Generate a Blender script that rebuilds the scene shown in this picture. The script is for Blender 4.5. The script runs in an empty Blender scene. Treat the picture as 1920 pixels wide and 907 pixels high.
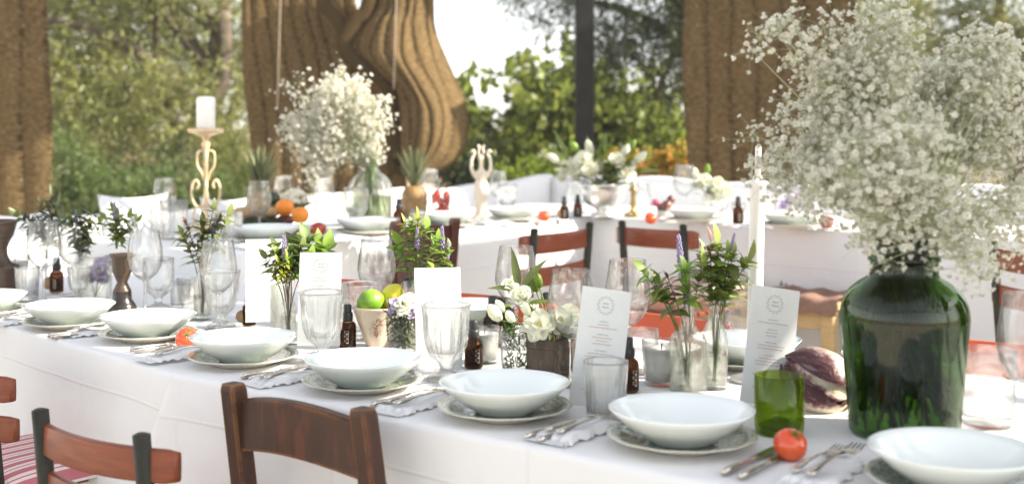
import bpy, bmesh, math, random
import numpy as np
from mathutils import Vector, Matrix, Quaternion
random.seed(7)
RNG = np.random.default_rng(11)
S = bpy.context.scene
COL = S.collection
# ------------------------------------------------------------------ camera
F, YH, HC = 2240.0, 262.0, 1.235          # focal length in photo pixels, horizon row, eye height in metres
cam = bpy.data.cameras.new('camera')
cam.sensor_width = 36.0; cam.lens = F / 1920 * 36.0
cam.shift_y = -(453.5 - YH) / 1920
cam.clip_start = 0.05; cam.clip_end = 2000
cam.dof.use_dof = True; cam.dof.focus_distance = 2.65; cam.dof.aperture_fstop = 3.0
camo = bpy.data.objects.new('camera', cam); COL.objects.link(camo)
camo.location = (0, 0, HC); camo.rotation_euler = (math.pi / 2, 0, 0)
S.camera = camo
# ------------------------------------------------------------------ sky and sun
SUN_DIR = Vector((0.92, -0.14, 0.58)).normalized()      # towards the sun: from the right, a little to the front
SUN_EL = math.asin(SUN_DIR.z); SUN_AZ = math.atan2(SUN_DIR.x, SUN_DIR.y)
W = bpy.data.worlds.new('World'); S.world = W; W.use_nodes = True
wn = W.node_tree.nodes; wl = W.node_tree.links
bg = wn['Background']; sk = wn.new('ShaderNodeTexSky'); sk.sky_type = 'NISHITA'
sk.sun_disc = False; sk.sun_elevation = SUN_EL; sk.sun_rotation = SUN_AZ
sk.air_density = 1.0; sk.dust_density = .7; sk.ozone_density = 1.0
hz = wn.new('ShaderNodeHueSaturation'); hz.inputs['Saturation'].default_value = .18      # a hazy, pale summer sky
wl.new(sk.outputs[0], hz.inputs['Color']); wl.new(hz.outputs[0], bg.inputs[0]); bg.inputs[1].default_value = 0.10
sl = bpy.data.lights.new('sun', 'SUN'); sl.energy = 3.5; sl.angle = math.radians(0.53); sl.color = (1.0, 0.91, 0.77)
so = bpy.data.objects.new('sun', sl); COL.objects.link(so)
so.rotation_euler = SUN_DIR.to_track_quat('Z', 'Y').to_euler(); so.location = (8, -2, 6)
S.view_settings.view_transform = 'Standard'; S.view_settings.look = 'None'
S.view_settings.exposure = 2.06; S.view_settings.gamma = 1.0
S.render.engine = 'CYCLES'
cy = S.cycles
cy.max_bounces = 14; cy.transparent_max_bounces = 40; cy.transmission_bounces = 12; cy.glossy_bounces = 6; cy.diffuse_bounces = 5
cy.caustics_reflective = False; cy.caustics_refractive = False
cy.use_denoising = True; cy.sample_clamp_indirect = 6.0

# ------------------------------------------------------------------ where a photo pixel falls on a real height or depth
TABLE = 0.75; BACK = 0.84
def onto(px, py, z=TABLE):
    Y = F * (HC - z) / (py - YH); return Vector(((px - 960) / F * Y, Y, z))
def atd(px, Y, z=TABLE):
    return Vector(((px - 960) / F * Y, Y, z))
def pt(px, py, Y):
    return Vector(((px - 960) / F * Y, Y, HC - (py - YH) / F * Y))
UD = Vector((.78, -.626, 0)); ND = Vector((.626, .78, 0))       # along and across the front table
ROT = math.atan2(-.626, .78)
VD = Vector((.568, .823, 0))                                     # along the back side table

# ------------------------------------------------------------------ object helpers
def link(o):
    COL.objects.link(o); return o
def tag(o, label=None, cat=None, group=None, kind=None):
    if label: o['label'] = label
    if cat: o['category'] = cat
    if group: o['group'] = group
    if kind: o['kind'] = kind
    return o
def thing(name, label, cat, loc, rz=0.0, group=None):
    o = link(bpy.data.objects.new(name, None)); o.location = loc; o.rotation_euler = (0, 0, rz)
    o.empty_display_size = .05
    return tag(o, label, cat, group)
def inst(name, me, parent=None, loc=None, mx=None, rz=None, scale=None):
    o = link(bpy.data.objects.new(name, me))
    if parent: o.parent = parent
    if mx is not None: o.matrix_local = mx
    else:
        if loc is not None: o.location = loc
        if rz is not None: o.rotation_euler = (0, 0, rz)
        if scale is not None: o.scale = (scale,) * 3 if not hasattr(scale, '__len__') else scale
    return o
class MB:
    def __init__(s): s.v = []; s.f = []; s.sm = []; s.mi = []
    def add(s, vs, fs, smooth=True, mi=0):
        b = len(s.v); s.v += [tuple(v) for v in vs]
        s.f += [tuple(i + b for i in f) for f in fs]; s.sm += [smooth] * len(fs); s.mi += [mi] * len(fs); return s
    def mesh(s, name, *mats):
        me = bpy.data.meshes.new(name); me.from_pydata(s.v, [], s.f)
        me.polygons.foreach_set('use_smooth', s.sm)
        for m in mats: me.materials.append(m)
        if len(mats) > 1: me.polygons.foreach_set('material_index', s.mi)
        me.update(); return me
    def build(s, name, mats, parent=None, loc=None, rz=None):
        if not isinstance(mats, (list, tuple)): mats = [mats]
        return inst(name, s.mesh(name, *mats), parent, loc, None, rz)
    def box(s, c, d, mx=None, bev=0.0, mi=0):
        x, y, z = d[0] / 2, d[1] / 2, d[2] / 2
        if bev <= 0:
            vs = [Vector((sx * x, sy * y, sz * z)) for sz in (-1, 1) for sx, sy in ((-1, -1), (1, -1), (1, 1), (-1, 1))]
            fs = [(3, 2, 1, 0), (4, 5, 6, 7), (0, 1, 5, 4), (1, 2, 6, 5), (2, 3, 7, 6), (3, 0, 4, 7)]
        else:
            vs = []; fs = []
            rings = [(-z, bev), (-z + bev, 0), (z - bev, 0), (z, bev)]
            for zz, ins in rings:
                X, Y = x - ins, y - ins; b = bev
                for px, py in ((-X + b, -Y), (X - b, -Y), (X, -Y + b), (X, Y - b), (X - b, Y), (-X + b, Y), (-X, Y - b), (-X, -Y + b)):
                    vs.append(Vector((px, py, zz)))
            fs.append(tuple(range(7, -1, -1))); fs.append(tuple(range(24, 32)))
            for r in range(3):
                for k in range(8):
                    fs.append((r * 8 + k, r * 8 + (k + 1) % 8, r * 8 + 8 + (k + 1) % 8, r * 8 + 8 + k))
        if mx is not None: vs = [mx @ v for v in vs]
        c = Vector(c); return s.add([v + c for v in vs], fs, False, mi)
    def tube(s, pts, rad, n=8, cap=True, mi=0, flat=1.0, smooth=True):
        pts = [Vector(p) for p in pts]; m = len(pts)
        if not hasattr(rad, '__len__'): rad = [rad] * m
        t0 = (pts[1] - pts[0]).normalized()
        a = t0.orthogonal().normalized() if abs(t0.z) > .95 or abs(t0.z) < .05 else t0.cross(Vector((0, 0, 1))).normalized()
        if abs(t0.z) > .95: a = Vector((1, 0, 0)); a = (a - t0 * a.dot(t0)).normalized()
        vs = []; fs = []
        for i, p in enumerate(pts):
            t = (pts[min(i + 1, m - 1)] - pts[max(i - 1, 0)]).normalized()
            a = (a - t * a.dot(t)).normalized(); b = t.cross(a)
            for k in range(n):
                an = 2 * math.pi * k / n
                vs.append(p + (a * math.cos(an) + b * math.sin(an) * flat) * rad[i])
        for i in range(m - 1):
            for k in range(n):
                fs.append((i * n + k, i * n + (k + 1) % n, i * n + n + (k + 1) % n, i * n + n + k))
        if cap:
            fs.append(tuple(range(n - 1, -1, -1))); fs.append(tuple(range((m - 1) * n, m * n)))
        return s.add(vs, fs, smooth, mi)
    def lathe(s, prof, n=32, c=(0, 0, 0), mod=None, smooth=True, mi=0, cap0=False, cap1=False):
        vs = []; fs = []; c = Vector(c); m = len(prof)
        for j, (r, z) in enumerate(prof):
            for k in range(n):
                an = 2 * math.pi * k / n; q = r * (mod(an, j, z) if mod else 1.0)
                vs.append(c + Vector((q * math.cos(an), q * math.sin(an), z)))
        for j in range(m - 1):
            for k in range(n):
                fs.append((j * n + k, j * n + (k + 1) % n, j * n + n + (k + 1) % n, j * n + n + k))
        if cap0: fs.append(tuple(range(n - 1, -1, -1)))
        if cap1: fs.append(tuple(range((m - 1) * n, m * n)))
        return s.add(vs, fs, smooth, mi)
    def ball(s, c, r, nu=8, nv=5, sq=(1, 1, 1), jit=0.0, mi=0, mx=None):
        vs = []; fs = []; c = Vector(c)
        for j in range(nv + 1):
            th = math.pi * j / nv
            for k in range(nu):
                an = 2 * math.pi * k / nu
                q = r * (1 + random.uniform(-jit, jit))
                v = Vector((q * sq[0] * math.sin(th) * math.cos(an), q * sq[1] * math.sin(th) * math.sin(an), q * sq[2] * math.cos(th)))
                if mx is not None: v = mx @ v
                vs.append(c + v)
        for j in range(nv):
            for k in range(nu):
                fs.append((j * nu + k, j * nu + nu + k, j * nu + nu + (k + 1) % nu, j * nu + (k + 1) % nu))
        return s.add(vs, fs, True, mi)
    def grid(s, fn, nu, nv, smooth=True, mi=0, wrap=False):
        vs = [fn(i / nu, j / nv) for j in range(nv + 1) for i in range(nu + (0 if wrap else 1))]
        w = nu if wrap else nu + 1
        fs = [(j * w + i, j * w + (i + 1) % w, (j + 1) * w + (i + 1) % w, (j + 1) * w + i) for j in range(nv) for i in range(nu)]
        return s.add(vs, fs, smooth, mi)
def quick_mesh(name, co, quads, mat):
    co = np.asarray(co, dtype=np.float32).reshape(-1, 3); quads = np.asarray(quads, dtype=np.int32).reshape(-1, 4)
    me = bpy.data.meshes.new(name)
    me.vertices.add(len(co)); me.vertices.foreach_set('co', co.ravel())
    me.loops.add(quads.size); me.loops.foreach_set('vertex_index', quads.ravel())
    me.polygons.add(len(quads)); me.polygons.foreach_set('loop_start', np.arange(0, quads.size, 4, dtype=np.int32))
    me.polygons.foreach_set('loop_total', np.full(len(quads), 4, dtype=np.int32))
    me.materials.append(mat); me.update(); me.validate(); return me
def frame(d, up=None, loc=(0, 0, 0), s=1.0):
    """matrix whose Y axis is d and whose Z axis is near up"""
    y = Vector(d).normalized(); up = Vector(up) if up is not None else Vector((0, 0, 1))
    x = y.cross(up)
    if x.length < 1e-4: x = y.orthogonal()
    x.normalize(); z = x.cross(y)
    m = Matrix((x, y, z)).transposed().to_4x4()
    if s != 1.0: m = m @ Matrix.Scale(s, 4)
    m.translation = Vector(loc); return m
def rv(a=1.0): return Vector((random.uniform(-a, a), random.uniform(-a, a), random.uniform(-a, a)))
def curve_at(cv, v):
    for (v0, a), (v1, b) in zip(cv, cv[1:]):
        if v <= v1:
            t = (v - v0) / (v1 - v0) if v1 > v0 else 0; return a + (b - a) * t
    return cv[-1][1]
def smooth_path(pts, n=8):
    pts = [Vector(p) for p in pts]; out = []
    for i in range(len(pts) - 1):
        p0, p1, p2, p3 = pts[max(i - 1, 0)], pts[i], pts[i + 1], pts[min(i + 2, len(pts) - 1)]
        for k in range(n):
            t = k / n
            out.append(.5 * ((2 * p1) + (p2 - p0) * t + (2 * p0 - 5 * p1 + 4 * p2 - p3) * t * t + (3 * p1 - p0 - 3 * p2 + p3) * t ** 3))
    out.append(pts[-1]); return out

# ------------------------------------------------------------------ materials
class NT:
    def __init__(s, name):
        s.m = bpy.data.materials.new(name); s.m.use_nodes = True; s.t = s.m.node_tree
        for n in list(s.t.nodes): s.t.nodes.remove(n)
        s.out = s.n('ShaderNodeOutputMaterial')
    def n(s, kind, **kw):
        o = s.t.nodes.new(kind)
        for k, v in kw.items(): setattr(o, k, v)
        return o
    def l(s, a, b): s.t.links.new(a, b)
    def coord(s, which='Object', scale=None):
        c = s.n('ShaderNodeTexCoord').outputs[which]
        if scale is not None:
            mp = s.n('ShaderNodeMapping'); s.l(c, mp.inputs[0]); mp.inputs[3].default_value = scale; c = mp.outputs[0]
        return c
    def noise(s, scale, detail=3, rough=.5, vec=None, dist=0):
        o = s.n('ShaderNodeTexNoise'); o.inputs['Scale'].default_value = scale; o.inputs['Detail'].default_value = detail
        o.inputs['Roughness'].default_value = rough; o.inputs['Distortion'].default_value = dist
        s.l(vec if vec is not None else s.coord(), o.inputs['Vector']); return o.outputs['Fac']
    def ramp(s, fac, stops):
        r = s.n('ShaderNodeValToRGB'); e = r.color_ramp.elements
        while len(e) < len(stops): e.new(.5)
        for i, (p, c) in enumerate(stops): e[i].position = p; e[i].color = (*c, 1) if hasattr(c, '__len__') else (c, c, c, 1)
        s.l(fac, r.inputs[0]); return r.outputs[0]
    def mix(s, fac, a, b):
        m = s.n('ShaderNodeMix', data_type='RGBA')
        for sock, v in ((m.inputs['Factor'], fac), (m.inputs['A'], a), (m.inputs['B'], b)):
            if hasattr(v, 'is_linked'): s.l(v, sock)
            elif hasattr(v, '__len__'): [i for i in (sock,)][0].default_value = (*v, 1)
            else: sock.default_value = v
        # colour sockets of the mix node
        return m.outputs['Result']
    def math(s, op, a, b=None, c=None):
        m = s.n('ShaderNodeMath', operation=op)
        for i, v in enumerate((a, b, c)):
            if v is None: continue
            if hasattr(v, 'is_linked'): s.l(v, m.inputs[i])
            else: m.inputs[i].default_value = v
        return m.outputs[0]
def mixcol(t, fac, a, b):
    m = t.n('ShaderNodeMix', data_type='RGBA')
    ins = [i for i in m.inputs if i.type == 'RGBA']; f = [i for i in m.inputs if i.type == 'VALUE'][0]
    for sock, v in ((f, fac), (ins[0], a), (ins[1], b)):
        if hasattr(v, 'is_linked'): t.l(v, sock)
        elif hasattr(v, '__len__'): sock.default_value = (*v, 1)
        else: sock.default_value = v
    return [o for o in m.outputs if o.type == 'RGBA'][0]
def mat(name, col, col2=None, scale=8., rough=.5, metal=0., bump=0., bscale=60., transl=0., island=0., lo=.35, hi=.65,
        spec=.5, coat=0., stretch=None, edge=None, sss=0., col3=None, scale3=30., rrand=0.):
    t = NT(name); p = t.n('ShaderNodeBsdfPrincipled'); vec = t.coord('Object', stretch) if stretch else t.coord()
    c = None
    if col2 is not None:
        f = t.ramp(t.noise(scale, 4, .6, vec), [(lo, 0.), (hi, 1.)]); c = mixcol(t, f, col, col2)
    if col3 is not None:
        f = t.ramp(t.noise(scale3, 3, .6, vec), [(.55, 0.), (.68, 1.)]); c = mixcol(t, f, c if c is not None else col, col3)
    if island:
        g = t.n('ShaderNodeNewGeometry'); oi = t.n('ShaderNodeObjectInfo')
        r = t.math('FRACT', t.math('ADD', g.outputs['Random Per Island'], oi.outputs['Random']))
        k = t.math('ADD', t.math('MULTIPLY', r, 2 * island), 1 - island)
        h = t.n('ShaderNodeHueSaturation'); t.l(k, h.inputs['Value'])
        hue = t.math('ADD', t.math('MULTIPLY', t.math('FRACT', t.math('MULTIPLY', r, 7.3)), .05 * island), .5 - .025 * island); t.l(hue, h.inputs['Hue'])
        if c is not None: t.l(c, h.inputs['Color'])
        else: h.inputs['Color'].default_value = (*col, 1)
        c = h.outputs[0]
    if edge is not None:
        b = t.n('ShaderNodeBevel'); b.samples = 4; b.inputs['Radius'].default_value = edge[1]
        g = t.n('ShaderNodeNewGeometry'); d = t.n('ShaderNodeVectorMath', operation='DOT_PRODUCT')
        t.l(b.outputs[0], d.inputs[0]); t.l(g.outputs['Normal'], d.inputs[1])
        e = t.ramp(d.outputs['Value'], [(.80, 1.), (.97, 0.)])
        e = t.math('MULTIPLY', e, t.ramp(t.noise(22, 4, .7), [(.38, 0.), (.58, 1.)]))
        c = mixcol(t, e, c if c is not None else col, edge[0])
    if c is not None: t.l(c, p.inputs['Base Color'])
    else: p.inputs['Base Color'].default_value = (*col, 1)
    p.inputs['Roughness'].default_value = rough; p.inputs['Metallic'].default_value = metal
    p.inputs['Specular IOR Level'].default_value = spec; p.inputs['Coat Weight'].default_value = coat
    if rrand:
        t.l(t.math('ADD', t.math('MULTIPLY', t.noise(30, 3), rrand), rough - rrand / 2), p.inputs['Roughness'])
    if sss: p.inputs['Subsurface Weight'].default_value = sss; p.inputs['Subsurface Radius'].default_value = (.01, .008, .005)
    if bump:
        bn = t.n('ShaderNodeBump'); bn.inputs['Strength'].default_value = bump; bn.inputs['Distance'].default_value = .01
        t.l(t.noise(bscale, 4, .6, vec), bn.inputs['Height']); t.l(bn.outputs[0], p.inputs['Normal'])
    sh = p.outputs[0]
    if transl:
        tr = t.n('ShaderNodeBsdfTranslucent')
        if c is not None: t.l(c, tr.inputs[0])
        else: tr.inputs[0].default_value = (*col, 1)
        mx = t.n('ShaderNodeMixShader'); mx.inputs[0].default_value = transl
        t.l(sh, mx.inputs[1]); t.l(tr.outputs[0], mx.inputs[2]); sh = mx.outputs[0]
    t.l(sh, t.out.inputs[0]); return t.m
def glass_mat(name, tint=(.97, .985, .98), refr=.35, rough=0., edge=.85, gcol=None, rim=.62, rpow=5.0):
    """thin drinking glass: most light goes straight on, grazing walls reflect, some of it is bent as through solid glass"""
    t = NT(name)
    lw = t.n('ShaderNodeLayerWeight'); lw.inputs[0].default_value = .5
    tr = t.n('ShaderNodeBsdfTransparent'); path = t.math('POWER', lw.outputs['Facing'], rpow)
    t.l(mixcol(t, path, tint, tuple(c * rim for c in tint)), tr.inputs[0])  # edge-on tint darkened to stand in for dark surroundings mirrored in rims
    gl = t.n('ShaderNodeBsdfGlass'); gl.inputs['Color'].default_value = (*(gcol or tint), 1); gl.inputs['IOR'].default_value = 1.48; gl.inputs['Roughness'].default_value = rough
    m1 = t.n('ShaderNodeMixShader'); m1.inputs[0].default_value = refr; t.l(tr.outputs[0], m1.inputs[1]); t.l(gl.outputs[0], m1.inputs[2])
    fac = t.math('ADD', t.math('MULTIPLY', t.math('POWER', lw.outputs['Facing'], 4.0), edge * .55), .016)
    go = t.n('ShaderNodeBsdfGlossy'); go.inputs['Roughness'].default_value = .02; go.inputs[0].default_value = (1, 1, 1, 1)
    m2 = t.n('ShaderNodeMixShader'); t.l(fac, m2.inputs[0]); t.l(m1.outputs[0], m2.inputs[1]); t.l(go.outputs[0], m2.inputs[2])
    t.l(m2.outputs[0], t.out.inputs[0]); return t.m

M = {}
def cloth_mat():
    t = NT('white_linen'); p = t.n('ShaderNodeBsdfPrincipled')
    p.inputs['Base Color'].default_value = (.80, .80, .81, 1); p.inputs['Roughness'].default_value = .92; p.inputs['Specular IOR Level'].default_value = .15
    w1 = t.noise(2.2, 3, .5, None, .3); w2 = t.noise(7, 2, .5, None, .4); w3 = t.noise(420, 2, .5)
    mpg = t.n('ShaderNodeMapping'); mpg.inputs['Rotation'].default_value = (0, 0, -math.atan2(-.626, .78)); t.l(t.coord(), mpg.inputs[0])
    sx = t.n('ShaderNodeSeparateXYZ'); t.l(mpg.outputs[0], sx.inputs[0]); cr = None
    for ax, per in ((0, .46), (1, .31), (2, .27)):
        a = t.math('ABSOLUTE', t.math('SUBTRACT', t.math('FRACT', t.math('DIVIDE', t.math('ADD', sx.outputs[ax], t.math('MULTIPLY', w2_ := t.noise(3, 1, .5), .02)), per)), .5))
        r_ = t.ramp(a, [(0., 1.), (.018, 0.)]); cr = r_ if cr is None else t.math('ADD', cr, r_)
    w3 = t.math('ADD', w3, t.math('MULTIPLY', cr, 3.6))
    h = t.math('ADD', t.math('ADD', t.math('MULTIPLY', w1, 3.2), t.math('MULTIPLY', w2, .9)), t.math('MULTIPLY', w3, .05))
    b = t.n('ShaderNodeBump'); b.inputs['Strength'].default_value = .75; b.inputs['Distance'].default_value = .012
    t.l(h, b.inputs['Height']); t.l(b.outputs[0], p.inputs['Normal'])
    tr = t.n('ShaderNodeBsdfTranslucent'); tr.inputs[0].default_value = (.8, .8, .8, 1)
    mx = t.n('ShaderNodeMixShader'); mx.inputs[0].default_value = .12; t.l(p.outputs[0], mx.inputs[1]); t.l(tr.outputs[0], mx.inputs[2])
    t.l(mx.outputs[0], t.out.inputs[0]); return t.m
def plate_mat():
    t = NT('green_transferware'); p = t.n('ShaderNodeBsdfPrincipled'); co = t.coord()
    sx = t.n('ShaderNodeSeparateXYZ'); t.l(co, sx.inputs[0])
    r = t.math('SQRT', t.math('ADD', t.math('MULTIPLY', sx.outputs[0], sx.outputs[0]), t.math('MULTIPLY', sx.outputs[1], sx.outputs[1])))
    blot = t.ramp(t.noise(34, 6, .7, co, 1.5), [(.30, .15), (.46, 1.)])
    fine = t.ramp(t.noise(120, 5, .7, co, .8), [(.34, .35), (.55, 1.)])
    pat = t.math('MULTIPLY', blot, fine)
    band = t.ramp(r, [(.055, 1.), (.111, 1.), (.114, 0.), (.116, .6)])
    up = t.n('ShaderNodeNewGeometry'); sn = t.n('ShaderNodeSeparateXYZ'); t.l(up.outputs['Normal'], sn.inputs[0])
    top = t.math('GREATER_THAN', sn.outputs[2], .1)
    f = t.math('MULTIPLY', t.math('MULTIPLY', pat, band), top)
    t.l(mixcol(t, t.math('MULTIPLY', f, .95), (.68, .65, .56), (.035, .085, .06)), p.inputs['Base Color'])
    p.inputs['Roughness'].default_value = .18; p.inputs['Coat Weight'].default_value = .5; p.inputs['Coat Roughness'].default_value = .05
    t.l(p.outputs[0], t.out.inputs[0]); return t.m
def jute_mat():
    t = NT('woven_jute'); p = t.n('ShaderNodeBsdfPrincipled'); co = t.coord()
    n1 = t.ramp(t.noise(3, 4, .6, co), [(.3, 0.), (.7, 1.)])
    c = mixcol(t, n1, (.125, .080, .035), (.215, .142, .064))
    n2 = t.ramp(t.noise(90, 3, .7, co), [(.35, 0.), (.7, 1.)])
    c = mixcol(t, t.math('MULTIPLY', n2, .6), c, (.075, .050, .022))
    uv = t.n('ShaderNodeSeparateXYZ'); t.l(t.coord('UV'), uv.inputs[0])
    se = t.math('ABSOLUTE', t.math('SUBTRACT', t.math('FRACT', t.math('ADD', uv.outputs[0], t.math('MULTIPLY', t.noise(26, 2), .10))), .5))
    c = mixcol(t, t.math('MULTIPLY', t.ramp(se, [(.36, 0.), (.45, 1.)]), .72), c, (.045, .028, .012))
    mpk = t.n('ShaderNodeMapping'); mpk.inputs['Scale'].default_value = (5, 60, 1); t.l(t.coord('UV'), mpk.inputs[0])
    kn = t.noise(1.0, 3, .6, mpk.outputs[0], .5); c = mixcol(t, t.math('MULTIPLY', t.ramp(kn, [(.42, 0.), (.60, 1.)]), .5), c, (.36, .255, .13))
    v = t.n('ShaderNodeTexVoronoi'); v.inputs['Scale'].default_value = 13; t.l(co, v.inputs['Vector'])
    dots = t.math('LESS_THAN', v.outputs['Distance'], .075)
    sel = t.math('GREATER_THAN', t.noise(5, 2, .5, co), .52)
    c = mixcol(t, t.math('MULTIPLY', dots, sel), c, (.62, .52, .40))  # pale specks: stitches, and sunlight through weave holes painted in
    t.l(c, p.inputs['Base Color']); p.inputs['Roughness'].default_value = .95; p.inputs['Specular IOR Level'].default_value = .1
    mp = t.coord('Object', (34, 34, 46)); b = t.n('ShaderNodeBump'); b.inputs['Strength'].default_value = 1.; b.inputs['Distance'].default_value = .03
    t.l(t.noise(1.2, 4, .7, mp), b.inputs['Height']); t.l(b.outputs[0], p.inputs['Normal'])
    tr = t.n('ShaderNodeBsdfTranslucent'); t.l(c, tr.inputs[0])
    mx = t.n('ShaderNodeMixShader'); mx.inputs[0].default_value = .18; t.l(p.outputs[0], mx.inputs[1]); t.l(tr.outputs[0], mx.inputs[2])
    t.l(mx.outputs[0], t.out.inputs[0]); return t.m
def stripe_mat(name, base, stripe, freq, axis=0):
    t = NT(name); p = t.n('ShaderNodeBsdfPrincipled'); sx = t.n('ShaderNodeSeparateXYZ'); t.l(t.coord(), sx.inputs[0])
    x = t.math('FRACT', t.math('MULTIPLY', sx.outputs[axis], freq))
    a = t.math('LESS_THAN', x, .42); b2 = t.math('COMPARE', x, .72, .05)
    t.l(mixcol(t, t.math('MAXIMUM', a, b2), base, stripe), p.inputs['Base Color']); p.inputs['Roughness'].default_value = .9
    b = t.n('ShaderNodeBump'); b.inputs['Strength'].default_value = .3; b.inputs['Distance'].default_value = .003
    t.l(t.noise(300, 2), b.inputs['Height']); t.l(b.outputs[0], p.inputs['Normal'])
    t.l(p.outputs[0], t.out.inputs[0]); return t.m
def radicchio_mat():
    t = NT('radicchio_leaf'); p = t.n('ShaderNodeBsdfPrincipled'); sx = t.n('ShaderNodeSeparateXYZ'); co = t.coord('UV')
    t.l(co, sx.inputs[0]); n = t.noise(55, 4, .65, t.coord()); rib = t.math('ABSOLUTE', t.math('SUBTRACT', sx.outputs[0], .5))
    v = t.math('ADD', t.math('MULTIPLY', rib, 1.2), t.math('MULTIPLY', t.math('SUBTRACT', n, .5), .75))
    v = t.math('ADD', v, t.math('MULTIPLY', t.math('SUBTRACT', sx.outputs[1], .45), .75))
    mv = t.n('ShaderNodeMapping'); mv.inputs['Scale'].default_value = (26, 5, 1); t.l(co, mv.inputs[0])
    vein = t.ramp(t.noise(1., 2, .5, mv.outputs[0], 1.2), [(.56, 0.), (.66, 1.)])
    c = t.ramp(v, [(.0, (.66, .58, .40)), (.14, (.70, .62, .48)), (.24, (.42, .26, .24)), (.32, (.105, .030, .040)), (.7, (.062, .018, .026))])
    c = mixcol(t, t.math('MULTIPLY', vein, .4), c, (.45, .30, .29))
    t.l(c, p.inputs['Base Color']); p.inputs['Roughness'].default_value = .45
    b = t.n('ShaderNodeBump'); b.inputs['Strength'].default_value = .8; b.inputs['Distance'].default_value = .006
    t.l(t.noise(45, 3), b.inputs['Height']); t.l(b.outputs[0], p.inputs['Normal'])
    t.l(p.outputs[0], t.out.inputs[0]); return t.m
def ground_mat():
    t = NT('dry_ground'); p = t.n('ShaderNodeBsdfPrincipled'); co = t.coord()
    a = t.ramp(t.noise(.35, 6, .65, co), [(.35, 0.), (.65, 1.)]); b_ = t.ramp(t.noise(6, 6, .7, co), [(.3, 0.), (.75, 1.)])
    c = mixcol(t, a, (.36, .25, .16), (.46, .36, .23)); c = mixcol(t, t.math('MULTIPLY', b_, .45), c, (.20, .15, .085))
    ln = t.n('ShaderNodeVectorMath', operation='LENGTH'); t.l(co, ln.inputs[0])
    bounce_gnd = mixcol(t, t.math('MULTIPLY', b_, .5), (.64, .59, .50), (.46, .41, .33))      # paleness added to unseen ground round the tables, bouncing light upward
    c = mixcol(t, t.ramp(t.math('ADD', t.math('MULTIPLY', ln.outputs['Value'], .1), t.math('MULTIPLY', t.noise(1.5, 3), .06)), [(.86, 1.), (.96, 0.)]), c, bounce_gnd)
    t.l(c, p.inputs['Base Color']); p.inputs['Roughness'].default_value = .95
    b = t.n('ShaderNodeBump'); b.inputs['Strength'].default_value = .6; b.inputs['Distance'].default_value = .04
    t.l(t.noise(25, 6, .7, co), b.inputs['Height']); t.l(b.outputs[0], p.inputs['Normal']); t.l(p.outputs[0], t.out.inputs[0]); return t.m
M['cloth'] = cloth_mat(); M['plate'] = plate_mat(); M['jute'] = jute_mat(); M['ground'] = ground_mat(); M['radicchio'] = radicchio_mat()
M['porcelain'] = mat('white_porcelain', (.80, .84, .83), rough=.12, coat=.6, spec=.5, rrand=.06)
M['porcelain_grey'] = mat('grey_stoneware', (.42, .42, .40), (.5, .5, .47), rough=.4)
M['silver'] = mat('silver_plate', (.66, .62, .56), (.45, .41, .36), 40, rough=.2, metal=1., rrand=.15)
M['steel'] = mat('hammered_steel', (.82, .82, .80), (.72, .72, .70), 20, rough=.34, metal=1., bump=.25, bscale=40)
M['brass'] = mat('aged_brass', (.45, .32, .14), (.25, .17, .07), 30, rough=.35, metal=1.)
M['glass'] = glass_mat('thin_clear_glass', (.992, .996, .992), .16, edge=.8, rim=.30, rpow=3.6)
M['crystal'] = glass_mat('cut_crystal', (.992, .996, .992), .48, edge=1., rim=.45, rpow=4.)
M['bottle_glass'] = glass_mat('clear_bottle_glass', (.98, .985, .965), .28, edge=.8)
def filled_glass(name, tint, ior):
    t = NT(name); gl = t.n('ShaderNodeBsdfGlass'); gl.inputs['Color'].default_value = (*tint, 1); gl.inputs['IOR'].default_value = ior; gl.inputs['Roughness'].default_value = .015
    tr = t.n('ShaderNodeBsdfTransparent'); tr.inputs[0].default_value = (*tint, 1); m1 = t.n('ShaderNodeMixShader'); m1.inputs[0].default_value = .6
    t.l(tr.outputs[0], m1.inputs[1]); t.l(gl.outputs[0], m1.inputs[2])
    lw = t.n('ShaderNodeLayerWeight'); lw.inputs[0].default_value = .5; fac = t.math('ADD', t.math('MULTIPLY', t.math('POWER', lw.outputs['Facing'], 4.), .5), .05)
    go = t.n('ShaderNodeBsdfGlossy'); go.inputs['Roughness'].default_value = .03; m2 = t.n('ShaderNodeMixShader'); t.l(fac, m2.inputs[0]); t.l(m1.outputs[0], m2.inputs[1]); t.l(go.outputs[0], m2.inputs[2])
    t.l(m2.outputs[0], t.out.inputs[0]); return t.m
M['green_filled'] = filled_glass('green_glass_full_of_water', (.16, .285, .068), 1.22)
M['green_glass'] = glass_mat('dark_green_glass', (.30, .44, .20), .5, edge=.35, gcol=(.34, .50, .24))
M['tumbler_green'] = glass_mat('olive_green_glass', (.66, .76, .24), .3, edge=.2, gcol=(.68, .78, .26))
M['lime_glass'] = glass_mat('bright_green_glass', (.42, .78, .15), .25, edge=.3)
M['amber'] = glass_mat('amber_glass', (.52, .35, .15), .3, edge=.25, gcol=(.54, .36, .15))
M['water'] = glass_mat('water_in_glass', (.98, .99, .96), .4, edge=.3)
M['water_green'] = glass_mat('stem_water', (.86, .92, .74), .4, edge=.3)
M['black_plastic'] = mat('black_plastic', (.022, .022, .022), rough=.4)
M['kraft'] = mat('kraft_card', (.40, .25, .13), (.34, .21, .11), 40, rough=.85)
M['paper'] = mat('white_card', (.80, .82, .82), (.77, .79, .79), 60, rough=.75, transl=.25)
M['ink'] = mat('grey_ink', (.40, .42, .41), rough=.8)
M['ink_red'] = mat('reddish_ink', (.52, .40, .37), rough=.8)
M['print_white'] = mat('white_print', (.75, .74, .70), rough=.6)
M['wax'] = mat('white_wax', (.82, .80, .76), (.78, .75, .70), 12, rough=.45, sss=.3)
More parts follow.
